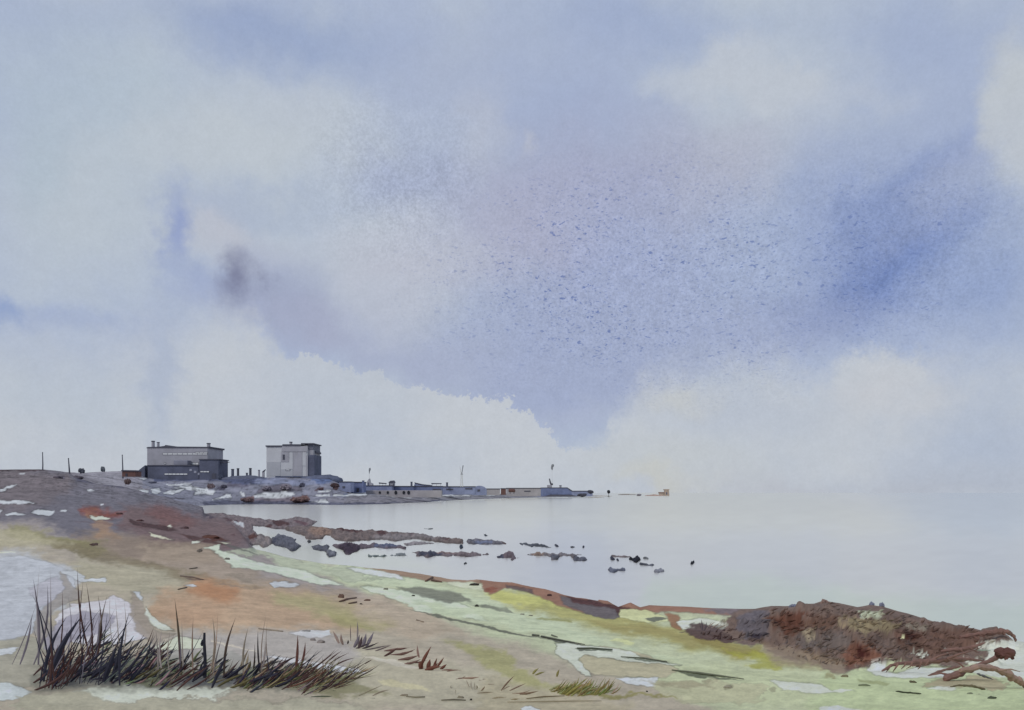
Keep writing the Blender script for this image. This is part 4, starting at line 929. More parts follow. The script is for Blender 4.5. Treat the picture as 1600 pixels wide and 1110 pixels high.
MB().prism([(WXp(647, 1250), WZp(760, 1250)), (WXp(675, 1250), WZp(760.2, 1250)), (WXp(675, 1250), WZp(759, 1250)), (WXp(660, 1250), WZp(757.5, 1250)), (WXp(648, 1250), WZp(754.6, 1250))], 1250, 1258).build('housing', M_blue, e)
MB().tube([(WXp(647.5, 1249), 1249, WZp(754.4, 1249)), (WXp(660, 1249), 1249, WZp(757.3, 1249)), (WXp(675, 1249), 1249, WZp(758.8, 1249))], [.5, .5, .5], 5).build('rail', M_line, e)
for (x, yt, d, lab) in ((643, 753, 1245, 'stubby dark bollard post left of the conveyor'), (698.5, 754, 1395, 'stubby dark post between the gantry beam and the white mast')):
    e = empty('mooring_post', (WXp(x, d), d, WZp(760.5, d)), lab, 'post'); stack(e, x - 1.8, x + 1.8, yt, 761, d, M_lower, name='shaft')
d = 1380; e = empty('signal_mast', (WXp(721.5, d), d, WZp(761, d)), 'tallest white double pole mast with a forked top on the pier', 'mast')
for (a, b_) in ((720, 720.5), (723.2, 722)): MB().tube([(WXp(a, d), d, WZp(761, d)), (WXp(b_, d), d, WZp(740, d))], [.75, .55], 7).build('pole', M_white, e)
MB().tube([(WXp(719.6, d), d - .9, WZp(741, d)), (WXp(723.6, d), d - .9, WZp(741, d))], [.4, .4], 6).build('crossbar', M_line, e)
MB().tube([(WXp(720.6, d), d, WZp(740, d)), (WXp(718.4, d), d, WZp(728.5, d))], [.6, .3], 6).build('fork', M_white, e)
MB().tube([(WXp(721.6, d), d, WZp(740, d)), (WXp(723.6, d), d, WZp(727.5, d))], [.6, .8], 6).build('fork', mat('grey_steel', (112, 120, 132)), e)
d = 1450; e = empty('storage_dome', (WXp(749, d), d, WZp(770, d)), 'round topped blue grey storage dome right of the white mast', 'dome')
ring = [(WXp(749, d) + 12 * math.cos(t), WZp(767, d) + 8.5 * math.sin(t)) for t in np.linspace(0, math.pi, 11)]
ring += [(WXp(749, d) - 12, WZp(774, d)), (WXp(749, d) + 12, WZp(774, d))]
MB().prism(ring, d, d + 22).build('shell', M_blue, e); pbox(MB(), 746, 750, 765, 768, d - .5, .49).build('door', M_line, e)
shed('shed', 757, 781, 763.5, 774, 1600, 20, M_grey, M_line, 'low pale grey shed before the red huts')
shed('hut', 782.5, 790.5, 763, 773.5, 1750, 16, M_rustred, M_line, 'dark red square hut on the pier', 'hut')
e = empty('tank', (WXp(799.5, 1780), 1780, WZp(771, 1780)), 'rounded rust red storage tank next to the red hut', 'tank')
MB().tube([(WXp(794.5, 1780), 1784, WZp(766.5, 1780)), (WXp(795.5, 1780), 1784, WZp(766.5, 1780)), (WXp(804, 1780), 1784, WZp(766.8, 1780)), (WXp(805, 1780), 1784, WZp(766.5, 1780))], [2.2, 3.6, 3.6, 2.0], 12).build('drum', M_rustred, e, smooth=True)
for x in (796.5, 802.5): pbox(MB(), x, x + 1, 768.5, 772, 1782, 4).build('leg', M_dark, e)
shed('shed', 791, 845, 762.5, 775.5, 1850, 20, M_grey, M_line, 'long pale grey shed with one narrow dark window', wins=[(819, 829, 767, 768.8)])
d = 2000; e = empty('warehouse', (WXp(865, d), d, WZp(775, d)), 'blue warehouse with a sloping right end under the pier crane', 'warehouse', 'sheds along the pier')
MB().prism([(WXp(840, d), WZp(776, d)), (WXp(894, d), WZp(776, d)), (WXp(893, d), WZp(768, d)), (WXp(886, d), WZp(763, d)), (WXp(846, d), WZp(763, d)), (WXp(840, d), WZp(765, d))], d, d + 22).build('wall', M_bluedark, e)
MB().prism([(WXp(839.5, d), WZp(764.9, d)), (WXp(846, d), WZp(762.9, d)), (WXp(886, d), WZp(762.9, d)), (WXp(894, d), WZp(768, d)), (WXp(894.5, d), WZp(767, d)), (WXp(886.5, d), WZp(761.8, d)), (WXp(845.6, d), WZp(762, d)), (WXp(839, d), WZp(764, d))], d - .8, d + 23).build('roof', M_line, e)
MB().prism([(WXp(850, d), WZp(776, d)), (WXp(905, d), WZp(776, d)), (WXp(890, d), WZp(773, d)), (WXp(860, d), WZp(773, d))], d - 4, d - .2).build('loading_bank', M_line, e)
d = 2010; e = empty('crane', (WXp(859, d), d, WZp(763, d)), 'dark dockside crane with raised jib on the blue warehouse', 'crane')
pbox(MB(), 855, 862.5, 758, 763, d, 8, .4).build('cab', M_mid, e)
MB().tube([(WXp(862, d), d + 3, WZp(759, d)), (WXp(860, d), d + 3, WZp(754, d)), (WXp(858.5, d), d + 3, WZp(748, d))], [2.2, 1.9, 1.3], 7).build('jib', M_line, e)
pbox(MB(), 861.5, 864, 755.5, 758.2, d + 1, 4).build('counterweight', M_dark, e)
masthead(862.8, 758, 726, 2030, .35, 'thin pale mast with a grey basket high above the dock crane', 3.0)
d = 2010; e = empty('ventilator', (WXp(875.5, d), d, WZp(763, d)), 'small grey ventilator at the right end of the blue warehouse', 'ventilator')
stack(e, 873.8, 877.6, 758.5, 763.2, d, M_mid, name='drum')
shed('shed', 888, 926, 767, 775.5, 2350, 16, M_blue, M_line, 'low blue grey shed at the tip of the pier', pitch=.02)
for (x, y, rx, ry, d, lab, m) in [(909, 774, 7, 2.6, 2330, 'dark rounded rock mound at the pier tip below the low shed', M_dark), (922, 769, 4.5, 2.8, 2360, 'dark rock lump crowning the very end of the pier', M_dark)]:
    mb = MB(); mb.lump((WXp(x, d), d - 6, WZp(y, d)), (rx / F * d, 10, ry / F * d), int(x), .25, 14, 8); tag(mb.build('rock_mound', m), lab, 'rock')
def bar(x0, x1, y, th, lab, c, tail=0):
    d = wl(y + th * .5); mb = MB(); n = 9
    vs = []; q = random.Random(int(x0))
    for k in range(n + 1):
        t = k / n; x = x0 + (x1 - x0) * t; h = th / F * d * (.35 + .65 * math.sin(math.pi * min(1, t * .9 + .08))) * q.uniform(.7, 1.1)
        vs += [(WXp(x, d), d - 9, -.3), (WXp(x, d), d - 2, h), (WXp(x, d), d + 14, h * .8), (WXp(x, d), d + 30, -.3)]
    fs = [(k * 4 + j, k * 4 + j + 1, k * 4 + j + 5, k * 4 + j + 4) for k in range(n) for j in range(3)] + [(0, 1, 2, 3), tuple(n * 4 + j for j in (3, 2, 1, 0))]
    mb.add(vs, fs); tag(mb.build('sand_bar', mat('bar_%d_%d_%d' % c, c, .9, .2, .05)), lab, 'sand bar', 'bars off the pier end')
bar(905, 956, 775, 1.6, 'thin tan sand bar running out from the pier tip', (148, 146, 138)); bar(920, 944, 777.4, 1.3, 'short tan bar just in front of the pier tip', (140, 136, 128))
bar(966, 994, 772.8, 1.8, 'thin dark bar standing clear beyond the buoy', (116, 110, 106)); bar(1009, 1036, 774, 2.2, 'brownish bar leading to the tan beacon tower', (150, 124, 114))
d = 3100; mb = MB(); mb.lump((WXp(998.5, d), d, WZp(773.6, d)), (3.6 / F * d, 8, 1.7 / F * d), 3, .2, 10, 6); tag(mb.build('rock_islet', M_scrub), 'tiny grey islet between the thin bar and the beacon', 'rock')
d = 2600; e = empty('navigation_buoy', (WXp(951, d), d, 0), 'black buoy with a round topmark off the pier end', 'buoy')
MB().lump((WXp(951, d), d, WZp(768.8, d)), (2.6 / F * d, 2.6 / F * d, 2.9 / F * d), 4, .08, 12, 8).build('topmark', M_black, e)
MB().tube([(WXp(951, d), d, -.5), (WXp(951, d), d, WZp(770.5, d))], [.8, .5], 7).build('mast', M_dark, e)
MB().tube([(WXp(951, d), d, -.6), (WXp(951, d), d, .9), (WXp(951, d), d, 1.3)], [3.4, 3.2, 1], 10).build('float', M_black, e)
d = 3300; e = empty('beacon_tower', (WXp(1042, d), d, 0), 'tan square beacon tower with low steps at the far right of the pier line', 'beacon')
MB().prism([(WXp(1037.5, d), -.5), (WXp(1046, d), -.5), (WXp(1045.3, d), WZp(766, d)), (WXp(1042, d), WZp(765.2, d)), (WXp(1038, d), WZp(766.6, d)), (WXp(1038.6, d), WZp(769, d))], d, d + 14).build('tower', M_tan, e)
pbox(MB(), 1037.4, 1046, 764.6, 766, d - .8, 16).build('parapet', M_tan, e)
pbox(MB(), 1029, 1038, 769.2, 771.2, d, 8, .5).build('landing_stage', mat('brown_stage', (118, 92, 84), .85, .2, .1), e)
pbox(MB(), 1030, 1037.3, 771.3, 775, d + 1, 6).build('base', M_tan, e)
pbox(MB(), 1040.8, 1042.6, 769.5, 773, d - .5, .49).build('door', M_lower, e)

# ================================================================== rock ledges and stones standing in the bay
ledge_mat = attr_mat('tidal_rock', .9, .22, (.35, 3.0), .5)
def shelf(name, poly, h, base, patches, lab, cat='rock', group=None, rim=.5):
    P = np.array(poly, float); x0, y0 = P.min(0); x1, y1 = P.max(0)
    sx_ = max(.35, min(1.1, (x1 - x0) / 12)); sy_ = max(.25, min(.7, (y1 - y0) / 9))
    xs = np.arange(x0 - 2.5, x1 + 2.5, sx_); ys = np.arange(y0 - 2, y1 + 2, sy_)
    X, Y = np.meshgrid(xs, ys, indexing='ij')
    jx = X + fbm(X / 5, Y / 2.5, 0, 3) * 2.2; jy = Y + fbm(X / 5 + 40, Y / 2.5, 1, 3) * 1.0
    d = sdf(jx, jy, poly); dep = EYE * F / (Y - HORIZON)
    k = np.clip(d / max(.9, min(2.5, (y1 - y0) / 4)) + .25, 0, 1)
    z = -.25 + (h + .25) * k ** .6 * (1 + fbm(X / 6, Y / 3, 2, 4) * .9)
    z = np.where(d < -.6, -.5, z)
    c = np.zeros(X.shape + (3,)); c[:] = albedo(base)
    for (pp, cc, fe) in patches:
        m = np.clip(sdf(X + fbm(X / 6, Y / 3, 3, 3) * 4, Y + fbm(X / 6 + 9, Y / 3, 0, 3) * 2, pp) / fe + .5, 0, 1)[..., None]
        c = c * (1 - m) + np.array(albedo(cc)) * m
    c *= (1 - rim * np.exp(-((d - .2) / .8) ** 2) * (.4 + .8 * (vnoise(X / 8, Y / 4) + .5)))[..., None]
    c *= (1 + fbm(X / 3, Y / 1.6, 1, 3) * .5)[..., None]
    wx = (X - 800) / F * dep
    o = grid_mesh(name, wx, dep, z, np.clip(c, .012, .6), ledge_mat, mask=(d > -1.1))
    return tag(o, lab, cat, group)
TAN, GRY, SLT, NVY, DRED = (104, 92, 92), (98, 98, 110), (80, 84, 100), (60, 64, 84), (78, 50, 52)
GR = 'rocks showing in the bay'
shelf('shingle_spit', [(312, 803), (345, 802), (370, 806), (400, 810), (430, 814), (448, 811), (466, 808), (482, 811), (496, 815), (488, 821), (479, 823), (462, 825), (450, 828), (430, 827), (410, 823), (394, 822), (398, 832), (404, 838), (400, 850), (386, 856), (366, 850), (345, 845), (325, 830)], .5, (108, 97, 103),
      [(E(438, 819, 14, 4, 8), DRED, 2), (E(420, 824, 6, 2), DRED, 1.5), (E(470, 819, 12, 2.5, 10), (92, 66, 74), 2), (E(360, 814, 14, 2, 12), (84, 62, 68), 1.5), (E(395, 842, 7, 5), (84, 50, 46), 2), ([(364, 817), (382, 820), (381, 825), (370, 822)], (186, 192, 200), 1)], 'grey brown shingle spit reaching out from the head of the bay', 'spit')
shelf('rock_ledge', [(440, 826), (462, 823), (480, 822), (512, 826), (560, 829), (600, 830), (640, 834), (680, 839), (700, 842), (722, 843), (724, 850), (700, 850), (690, 848), (665, 845), (650, 842), (630, 844), (618, 847), (596, 843), (575, 845), (540, 847), (523, 844), (516, 838), (507, 837), (505, 842), (490, 844), (478, 843), (476, 838), (460, 833)], .5, TAN,
      [(E(500, 832, 18, 8), (128, 104, 92), 5), (E(540, 829, 30, 3.5, 6), DRED, 2), (E(598, 837, 10, 6, 30), DRED, 3), (E(646, 836, 8, 3), (66, 46, 56), 2), (E(695, 844, 9, 2, 5), DRED, 1.5), (E(625, 843, 12, 1.6), (60, 48, 60), 1.2), (E(640, 842, 60, 5), (118, 112, 116), 5)], 'longest tan and dark red rock ledge crossing the bay', 'rock ledge', GR)
ROCKS = [
 ([(728, 847), (735, 842), (768, 845), (790, 848), (797, 850), (768, 851.5), (740, 851), (732, 850)], .35, GRY, [(E(755, 849, 16, 2), (92, 104, 138), 2), (E(736, 845, 6, 2), NVY, 1.5), (E(790, 849, 6, 2), (90, 66, 60), 1.5)], 'slim grey blue ledge continuing the long one to the right'),
 ([(386, 853), (394, 844), (404, 836), (416, 837), (427, 845), (424, 850), (418, 855), (410, 857), (404, 852)], .4, (118, 110, 112), [(E(398, 838, 7, 5), (78, 52, 52), 2)], 'brown grey rock at the left end of the pale channel'),
 ([(425, 841), (433, 836), (445, 838), (452, 841), (463, 843), (460, 848), (470, 853), (464, 860), (455, 862), (446, 856), (430, 853), (422, 849)], .45, SLT, [(E(428, 848, 5, 3), NVY, 2)], 'angular slate grey rock beside the brown one in the channel'),
 ([(486, 854), (495, 852), (508, 853), (516, 852), (514, 857), (512, 859), (526, 864), (524, 869), (515, 871), (509, 867), (510, 862), (500, 861), (489, 859)], .35, SLT, [(E(518, 866, 8, 4), (98, 104, 118), 2)], 'slate grey hooked rock below the long ledge'),
 ([(517, 853), (535, 851), (546, 849), (560, 853), (572, 851), (590, 851), (610, 851), (625, 853), (634, 855), (635, 859), (625, 857), (600, 858), (588, 856), (575, 857), (562, 859), (550, 866), (540, 867), (535, 860), (526, 857)], .4, (96, 86, 98), [(E(545, 859, 18, 8), (56, 44, 60), 4), (E(605, 854, 22, 2.5), (78, 88, 120), 2)], 'dark purple and blue pointed ledge in mid bay'),
 ([(630, 850), (645, 846), (660, 847), (684, 850), (665, 851), (645, 853), (635, 853)], .2, (126, 122, 130), [], 'pale grey sliver just under the long ledge'),
 ([(575, 868), (600, 868), (606, 869), (600, 871), (577, 871)], .18, (100, 116, 120), [], 'thin green grey sliver left of the arched one'),
 ([(608, 868), (620, 865), (633, 866), (638, 870), (630, 869), (612, 869)], .2, (108, 118, 126), [], 'thin arched grey sliver in front of the purple ledge'),
 ([(643, 863), (660, 863), (700, 864), (740, 865), (765, 866), (755, 869), (745, 869.5), (735, 871), (712, 869), (700, 870.5), (690, 869), (678, 869), (668, 872.5), (660, 869), (650, 870), (652, 866)], .35, (106, 96, 104), [(E(672, 868, 18, 3), NVY, 2), (E(715, 865, 40, 1.5), (126, 96, 92), 1.5)], 'straight topped dark ledge, blue at its left end'),
 ([(776, 870), (784, 867), (790, 866), (795, 862), (803, 867), (807, 871), (812, 872), (806, 874), (800, 877), (797, 872), (785, 873), (778, 873)], .35, (98, 86, 96), [(E(781, 870, 6, 3), NVY, 2)], 'star shaped dark rock right of the straight topped ledge'),
 ([(811, 850), (816, 848), (830, 850), (850, 852), (862, 856), (845, 855), (834, 854), (832, 856), (820, 852), (815, 853)], .3, (72, 78, 90), [], 'jagged dark sliver in the upper right of the bay rocks'),
 ([(866, 851), (872, 853), (874, 855), (868, 855)], .25, NVY, [], 'small dark wedge stone just right of the jagged sliver'),
 ([(891, 854), (899, 854), (900, 856), (892, 856)], .2, NVY, [], 'flat dark fleck of rock second last in the upper row'),
 ([(909, 854), (913, 854), (913, 856), (910, 856.5)], .2, NVY, [], 'tiniest dark dot of rock ending the upper row'),
 ([(823, 868), (828, 865), (860, 866), (880, 865), (911, 867), (900, 868.5), (896, 873), (890, 869), (875, 870), (871, 875), (862, 876), (861, 872), (855, 869), (830, 869)], .3, (108, 104, 112), [(E(866, 872, 8, 4), SLT, 2), (E(842, 867, 16, 1.5), (128, 108, 98), 1.2)], 'long thin ledge with a tan left end and grey notches'),
 ([(895, 874), (902, 871), (915, 872), (918, 876), (912, 878), (897, 877)], .3, SLT, [], 'smooth oval slate rock tucked under the long thin ledge'),
 ([(953, 868), (975, 869), (992, 871), (975, 871.6), (955, 870)], .15, (128, 118, 124), [], 'thin mauve strip of rock above the blackest stone'),
 ([(953, 871), (958, 872), (961, 875), (956, 876.5), (953, 874)], .3, NVY, [], 'dark stone under the left end of the mauve strip'),
 ([(963, 874), (967, 875), (967, 877), (964, 877)], .2, NVY, [], 'pea sized dark stone between two larger dark stones'),
 ([(983, 873), (990, 873), (994, 870), (998, 871), (1000, 876), (995, 880), (989, 879), (988, 876), (984, 875)], .4, (26, 28, 44), [], 'blackest hooked stone in the right group of bay rocks'),
 ([(1005, 872), (1014, 873), (1013, 874.5), (1006, 874)], .15, (96, 102, 110), [], 'faint grey fleck right of the blackest stone'),
 ([(998, 881), (1022, 883), (1020, 885), (1000, 883.5)], .2, (84, 90, 106), [], 'thin slanting grey sliver below the blackest stone'),
 ([(949, 891), (955, 889), (978, 890), (977, 892), (966, 893), (960, 896), (953, 895)], .25, (88, 96, 118), [], 'blue grey rock lowest at the left of the right group'),
 ([(1021, 893), (1030, 891), (1038, 891), (1038, 894), (1027, 896), (1022, 896)], .2, (124, 130, 146), [], 'pale grey oval rock lowest in the right group'),
 ([(1078, 881), (1084, 878), (1085, 880), (1081, 882.5)], .25, (40, 46, 60), [], 'lone dark stone farthest right in open water'),
 ([(662, 826), (678, 826), (676, 827.6), (664, 828)], .15, (120, 128, 132), [], 'faint grey sliver in open water above the long ledge'),
 ([(755, 835), (762, 837), (763, 839), (758, 838)], .25, (64, 72, 86), [], 'small dark stone in open water above the blue ledge'),
 ([(718, 854), (723, 853), (724, 857), (720, 858.5)], .3, (40, 52, 72), [], 'single dark pebble below the end of the longest ledge'),
 ([(724, 880), (728, 878.5), (730, 881), (726, 882)], .25, (50, 58, 66), [], 'small dark stone nearest the green shore'),
 ([(480, 846), (485, 845.5), (487, 848.5), (482, 849)], .25, (60, 64, 72), [], 'tiny dark stone in the pale channel under the ledge')]
for (poly, h, c, pt, lab) in ROCKS: shelf('rock', poly, h, c, pt, lab, group=GR)
# ================================================================== the right hand bank: heather, driftwood
DW = [mat('driftwood_brown', (116, 84, 76), .85, .25, 6), mat('driftwood_dark', (78, 52, 48), .85, .25, 6), mat('driftwood_grey', (100, 104, 110), .85, .2, 6), mat('driftwood_pale', (140, 112, 100), .85, .2, 6)]
def branch(name, pts, w, m, lab, d=None, cat='driftwood', group='driftwood on the bank', twigs=(), lift=0):
    d0 = min(ground_at(x, y + 1.5, 60)[1] for x, y in pts)       # lies on the ground at its nearest point
    P = [at(x, y, d0 - .25 + k * .12) for k, (x, y) in enumerate(pts)]
    ww = [v * .5 * d0 / F for v in w]
    qb = random.Random(int(pts[0][0] * 7 + pts[-1][1])); P2, W2 = [P[0]], [ww[0] * .7]
    for k in range(len(P) - 1):                     # knotty bark: many short uneven lengths
        for j in range(1, 6):
            t_ = j / 5; o_ = 0 if (k == len(P) - 2 and j == 5) else .18
            wv = (ww[k] * (1 - t_) + ww[k + 1] * t_)
            P2.append(tuple(P[k][i] * (1 - t_) + P[k + 1][i] * t_ + qb.uniform(-o_, o_) * wv * 1.6 for i in range(3))); W2.append(wv * qb.uniform(.72, 1.15))
    W2[-1] *= .6; P, ww = P2, W2
    e = empty(name, P[0], lab, cat, group)
    MB().tube(P, ww, 8).build('trunk', m, e)
    for (tp, tw) in twigs:
        Q = [at(x, y, d0 - .2 + k * .05) for k, (x, y) in enumerate(tp)]
        MB().tube(Q, [tw * .5 * d0 / F] + [tw * .3 * d0 / F] * (len(Q) - 2) + [tw * .12 * d0 / F], 6).build('twig', m, e, smooth=True)
    return e
branch('driftwood_log', [(1476, 1062), (1496, 1054), (1520, 1044), (1545, 1033), (1562, 1025)], [9, 11, 8, 7, 8], DW[0], 'thick brown driftwood log rising to the right towards the stump', 21.5,
       twigs=[([(1500, 1050), (1520, 1040), (1545, 1036)], 4), ([(1486, 1056), (1470, 1052), (1452, 1056)], 5), ([(1510, 1046), (1498, 1036), (1480, 1030)], 4)])
SD = min(ground_at(x, y + 1.5, 60)[1] for x, y in ((1476, 1062), (1496, 1054)))
e = empty('tree_stump', at(1570, 1028, SD), 'dark red brown oval stump at the top of the driftwood log', 'stump')
MB().lump(at(1569, 1021, SD), (13.5 * SD / F, 9 * SD / F, 8 * SD / F), 8, .3, 18, 10).build('burl', mat('stump_red', (92, 56, 52), .85, .25, 5), e)
MB().tube([at(1578, 1022, SD), at(1583, 1030, SD)], [4 * SD / F, 2.4 * SD / F], 7).build('root', mat('stump_red', (92, 50, 46)), e)
branch('driftwood_log', [(1500, 1048), (1530, 1043), (1555, 1046), (1575, 1054), (1592, 1064), (1606, 1076)], [8, 10, 11, 12, 11, 6], DW[3], 'pale brown bent log curving down to the right edge', 20.0, twigs=[([(1560, 1048), (1580, 1046), (1594, 1050)], 4)])
branch('driftwood_log', [(1500, 996), (1535, 990), (1562, 987), (1576, 988), (1585, 995), (1587, 1003)], [7, 8, 9, 8, 6, 3], DW[0], 'brown overhanging branch hooked down at the far right of the bank', 34, twigs=[([(1530, 992), (1545, 999), (1552, 1002)], 3), ([(1520, 994), (1538, 1006), (1540, 1011)], 4), ([(1505, 997), (1520, 1008), (1522, 1016)], 4)])
branch('driftwood_branch', [(1425, 1040), (1455, 1034), (1485, 1030), (1515, 1030), (1538, 1033)], [6, 7, 8, 6, 2], DW[0], 'long low brown branch lying level below the bank', 23, twigs=[([(1450, 1034), (1470, 1024), (1490, 1020)], 4), ([(1480, 1030), (1500, 1022), (1530, 1014)], 5), ([(1440, 1036), (1428, 1046), (1420, 1050)], 4)])
branch('driftwood_branch', [(1470, 1018), (1500, 1015), (1525, 1010), (1540, 1004)], [5, 7, 6, 2], DW[0], 'short brown branch under the overhang with ragged ends', 28, twigs=[([(1500, 1015), (1508, 1022), (1515, 1024)], 3), ([(1515, 1012), (1526, 1019), (1530, 1020)], 3)])
branch('driftwood_branch', [(1378, 1049), (1392, 1040), (1412, 1036), (1440, 1034), (1462, 1031)], [3, 5, 7, 8, 5], DW[0], 'spiky rooted branch over the pale sand left of the long one', 24,
       twigs=[([(1392, 1040), (1388, 1046), (1384, 1051)], 3), ([(1404, 1037), (1398, 1046), (1395, 1050)], 3.4), ([(1416, 1036), (1412, 1042), (1408, 1046)], 3), ([(1426, 1035), (1422, 1042), (1416, 1045)], 3), ([(1440, 1034), (1437, 1043), (1434, 1046)], 3.4), ([(1452, 1032), (1446, 1040), (1436, 1042)], 3)])
branch('driftwood_branch', [(1450, 1056), (1466, 1050), (1488, 1044), (1500, 1042)], [2, 4, 5, 4], DW[0], 'short tapering branch beside the thick log', 21.8)
branch('twig', [(1527, 1053), (1538, 1057), (1552, 1062)], [3, 4, 1], DW[2], 'thin grey twig on pale sand below the logs', 18.5, cat='twig')
branch('twig', [(1522, 1015), (1536, 1016), (1548, 1017)], [1.5, 3, 1], mat('green_grey_wood', (134, 150, 138), .85, .15, 6), 'pale green grey twig under the overhanging branch', 30, cat='twig')
branch('driftwood_branch', [(1485, 1073), (1500, 1071), (1518, 1072), (1532, 1075), (1539, 1078)], [2, 3.5, 4, 4, 4.5], mat('olive_wood', (100, 90, 64), .85, .2, 6), 'dark olive branch curving over the turf below the logs', 13.4)
branch('twig', [(1400, 1080.5), (1418, 1082.5), (1439, 1084)], [2, 3, 2], mat('dark_green_wood', (58, 66, 44), .85, .2, 6), 'straight dark green twig on the turf below the bank', None, cat='twig', group='twigs on the turf')
e = MB(); c = at(1562, 1004, 33); e.prism([(c[0] - .3, c[2] - .06), (c[0] - .1, c[2] + .12), (c[0] + .1, c[2] + .14), (c[0] + .22, c[2] + .02), (c[0] + .4, c[2] - .1), (c[0] + .1, c[2] - .08)], c[1], c[1] + .4)
tag(e.build('rock', mat('slate_slab', (88, 100, 110), .85, .2, 4)), 'blue grey slab under the hooked branch at the far right', 'rock')
for (x, y, rx, ry, lab) in [(1362, 944, 4, 4, 'pointed blue grey stone on the crest of the bank'), (1378, 945, 3.5, 4, 'smaller square blue grey stone right of the pointed one on the crest'), (1239, 947, 5, 3.5, 'blue grey stone on the crest left of the peak'), (1288, 941, 7, 5, 'brown boulder forming the peak of the bank')]:
    d = 50; mb = MB(); mb.lump(at(x, y + 1, d), (rx / F * d, .2, ry / F * d), int(x), .35, 10, 7); c_ = (104, 112, 138) if 'blue' in lab else (128, 104, 96)
    tag(mb.build('rock', mat('crest_stone_%d' % c_[0], c_, .9, .25, 2)), lab, 'rock', 'stones on the crest of the bank')

def colour_mesh(name, V, Fc, C, material):
    V = np.array(V, np.float32); me = bpy.data.meshes.new(name); me.from_pydata(V.tolist(), [], Fc); me.update()
    a = me.attributes.new('surface', 'FLOAT_COLOR', 'POINT'); C = np.array(C, np.float32); a.data.foreach_set('color', np.concatenate([C, np.ones((len(C), 1), np.float32)], 1).ravel())
    me.materials.append(material); o = bpy.data.objects.new(name, me); COL.objects.link(o); return o
leaf_mat = attr_mat('leaf_and_stem', .85, .12, (5.0, 40.0), .1)

def blade_geo(V, Fc, C, base, tip, w, col, bow, q, seg=5):
    """a tapering three sided blade from base to tip"""
    b = np.array(base); t = np.array(tip); ax = t - b; L_ = np.linalg.norm(ax)
    side = np.cross(ax, (0, 1, 0)); side /= (np.linalg.norm(side) + 1e-9)
    bv = side * bow * L_ + np.array((0, -1, 0)) * .05 * L_ * q.uniform(-1, 1)
    o = len(V)
    for k in range(seg + 1):
        s = k / seg; p = b + ax * s + bv * math.sin(math.pi * s)
        ww = w * .5 * (.55 + 1.3 * s * (1 - s) * 2) * (1 - s ** 3) + w * .02
        V += [p - side * ww, p + side * ww, p + np.array((0, -.5 * ww, 0))]
        sh = 1 + q.uniform(-.08, .08); C += [tuple(v * sh for v in col)] * 3
    for k in range(seg):
        for j in range(3): Fc.append((o + k * 3 + j, o + k * 3 + (j + 1) % 3, o + (k + 1) * 3 + (j + 1) % 3, o + (k + 1) * 3 + j))

# heather and dead stalks covering the bank
q = random.Random(5); V, Fc, C = [], [], []
bx0 = np.array(bank_poly)
heath = [(1168, 975), (1190, 960), (1250, 952), (1290, 944), (1340, 955), (1420, 964), (1520, 984), (1560, 996), (1540, 1012), (1470, 1030), (1380, 1036), (1340, 1046), (1270, 1036), (1200, 1010), (1160, 1002), (1110, 999), (1090, 990), (1130, 986)]
cols = [(94, 76, 70), (98, 84, 78), (80, 60, 54), (104, 94, 84), (86, 84, 90), (90, 72, 66)]
cnt = 0
while cnt < 1000:
    x, y = q.uniform(1080, 1565), q.uniform(940, 1048)
    if sdf(np.array([x]), np.array([y]), heath)[0] < 0: continue
    g = ground_at(x, y, 60); d = g[1]
    if d > 58 or y < np.interp(x, [c_[0] for c_ in CREST], [c_[1] for c_ in CREST]) + 9: continue
    near_rust = (abs(x - 1235) < 40 and abs(y - 972) < 16) or (abs(x - 1342) < 24 and abs(y - 1022) < 18)
    near_dark = (abs(x - 1120) < 40 and y > 982) or (abs(x - 1415) < 25 and abs(y - 996) < 6) or (abs(x - 1182) < 14 and abs(y - 995) < 5)
    c = q.choice([(88, 58, 46), (98, 66, 54), (74, 46, 40)]) if near_rust else q.choice([(60, 38, 42), (50, 38, 48)]) if near_dark else q.choice(cols)
    if x > 1420: c = q.choice([(104, 80, 70), (84, 60, 52), (120, 96, 84), (98, 76, 70)])
    if 1150 < x < 1200 and y < 995: c = q.choice([(88, 86, 98), (104, 102, 112), (80, 72, 82)])
    ii = int(round(np.interp(x, PXC, np.arange(len(PXC))))); jj = int(np.interp(math.log(d), np.log(RADII), np.arange(NZ)))
    lc_ = tuple(float(v) for v in colr[ii, jj] * q.uniform(.6, 1.15)); mixk = .35; kc = albedo(c); lc_ = tuple(a_ * (1 - mixk) + b_ * mixk for a_, b_ in zip(lc_, kc))
    ln = q.uniform(4, 17) / F * d; an_ = math.radians(q.gauss(14 if x > 1300 else 24, 22))
    tip = (g[0] + ln * math.cos(an_), g[1] + q.uniform(-.1, .2), g[2] + abs(ln * math.sin(an_)) * .7)
    blade_geo(V, Fc, C, (g[0], g[1], g[2] - .03), tip, q.uniform(1.4, 4.6) / F * d, lc_, q.uniform(-.15, .15), q, 2); cnt += 1
tag(colour_mesh('heather', V, Fc, C, leaf_mat), 'dead brown heather and stalks matted over the right hand bank', 'heather', kind='stuff')

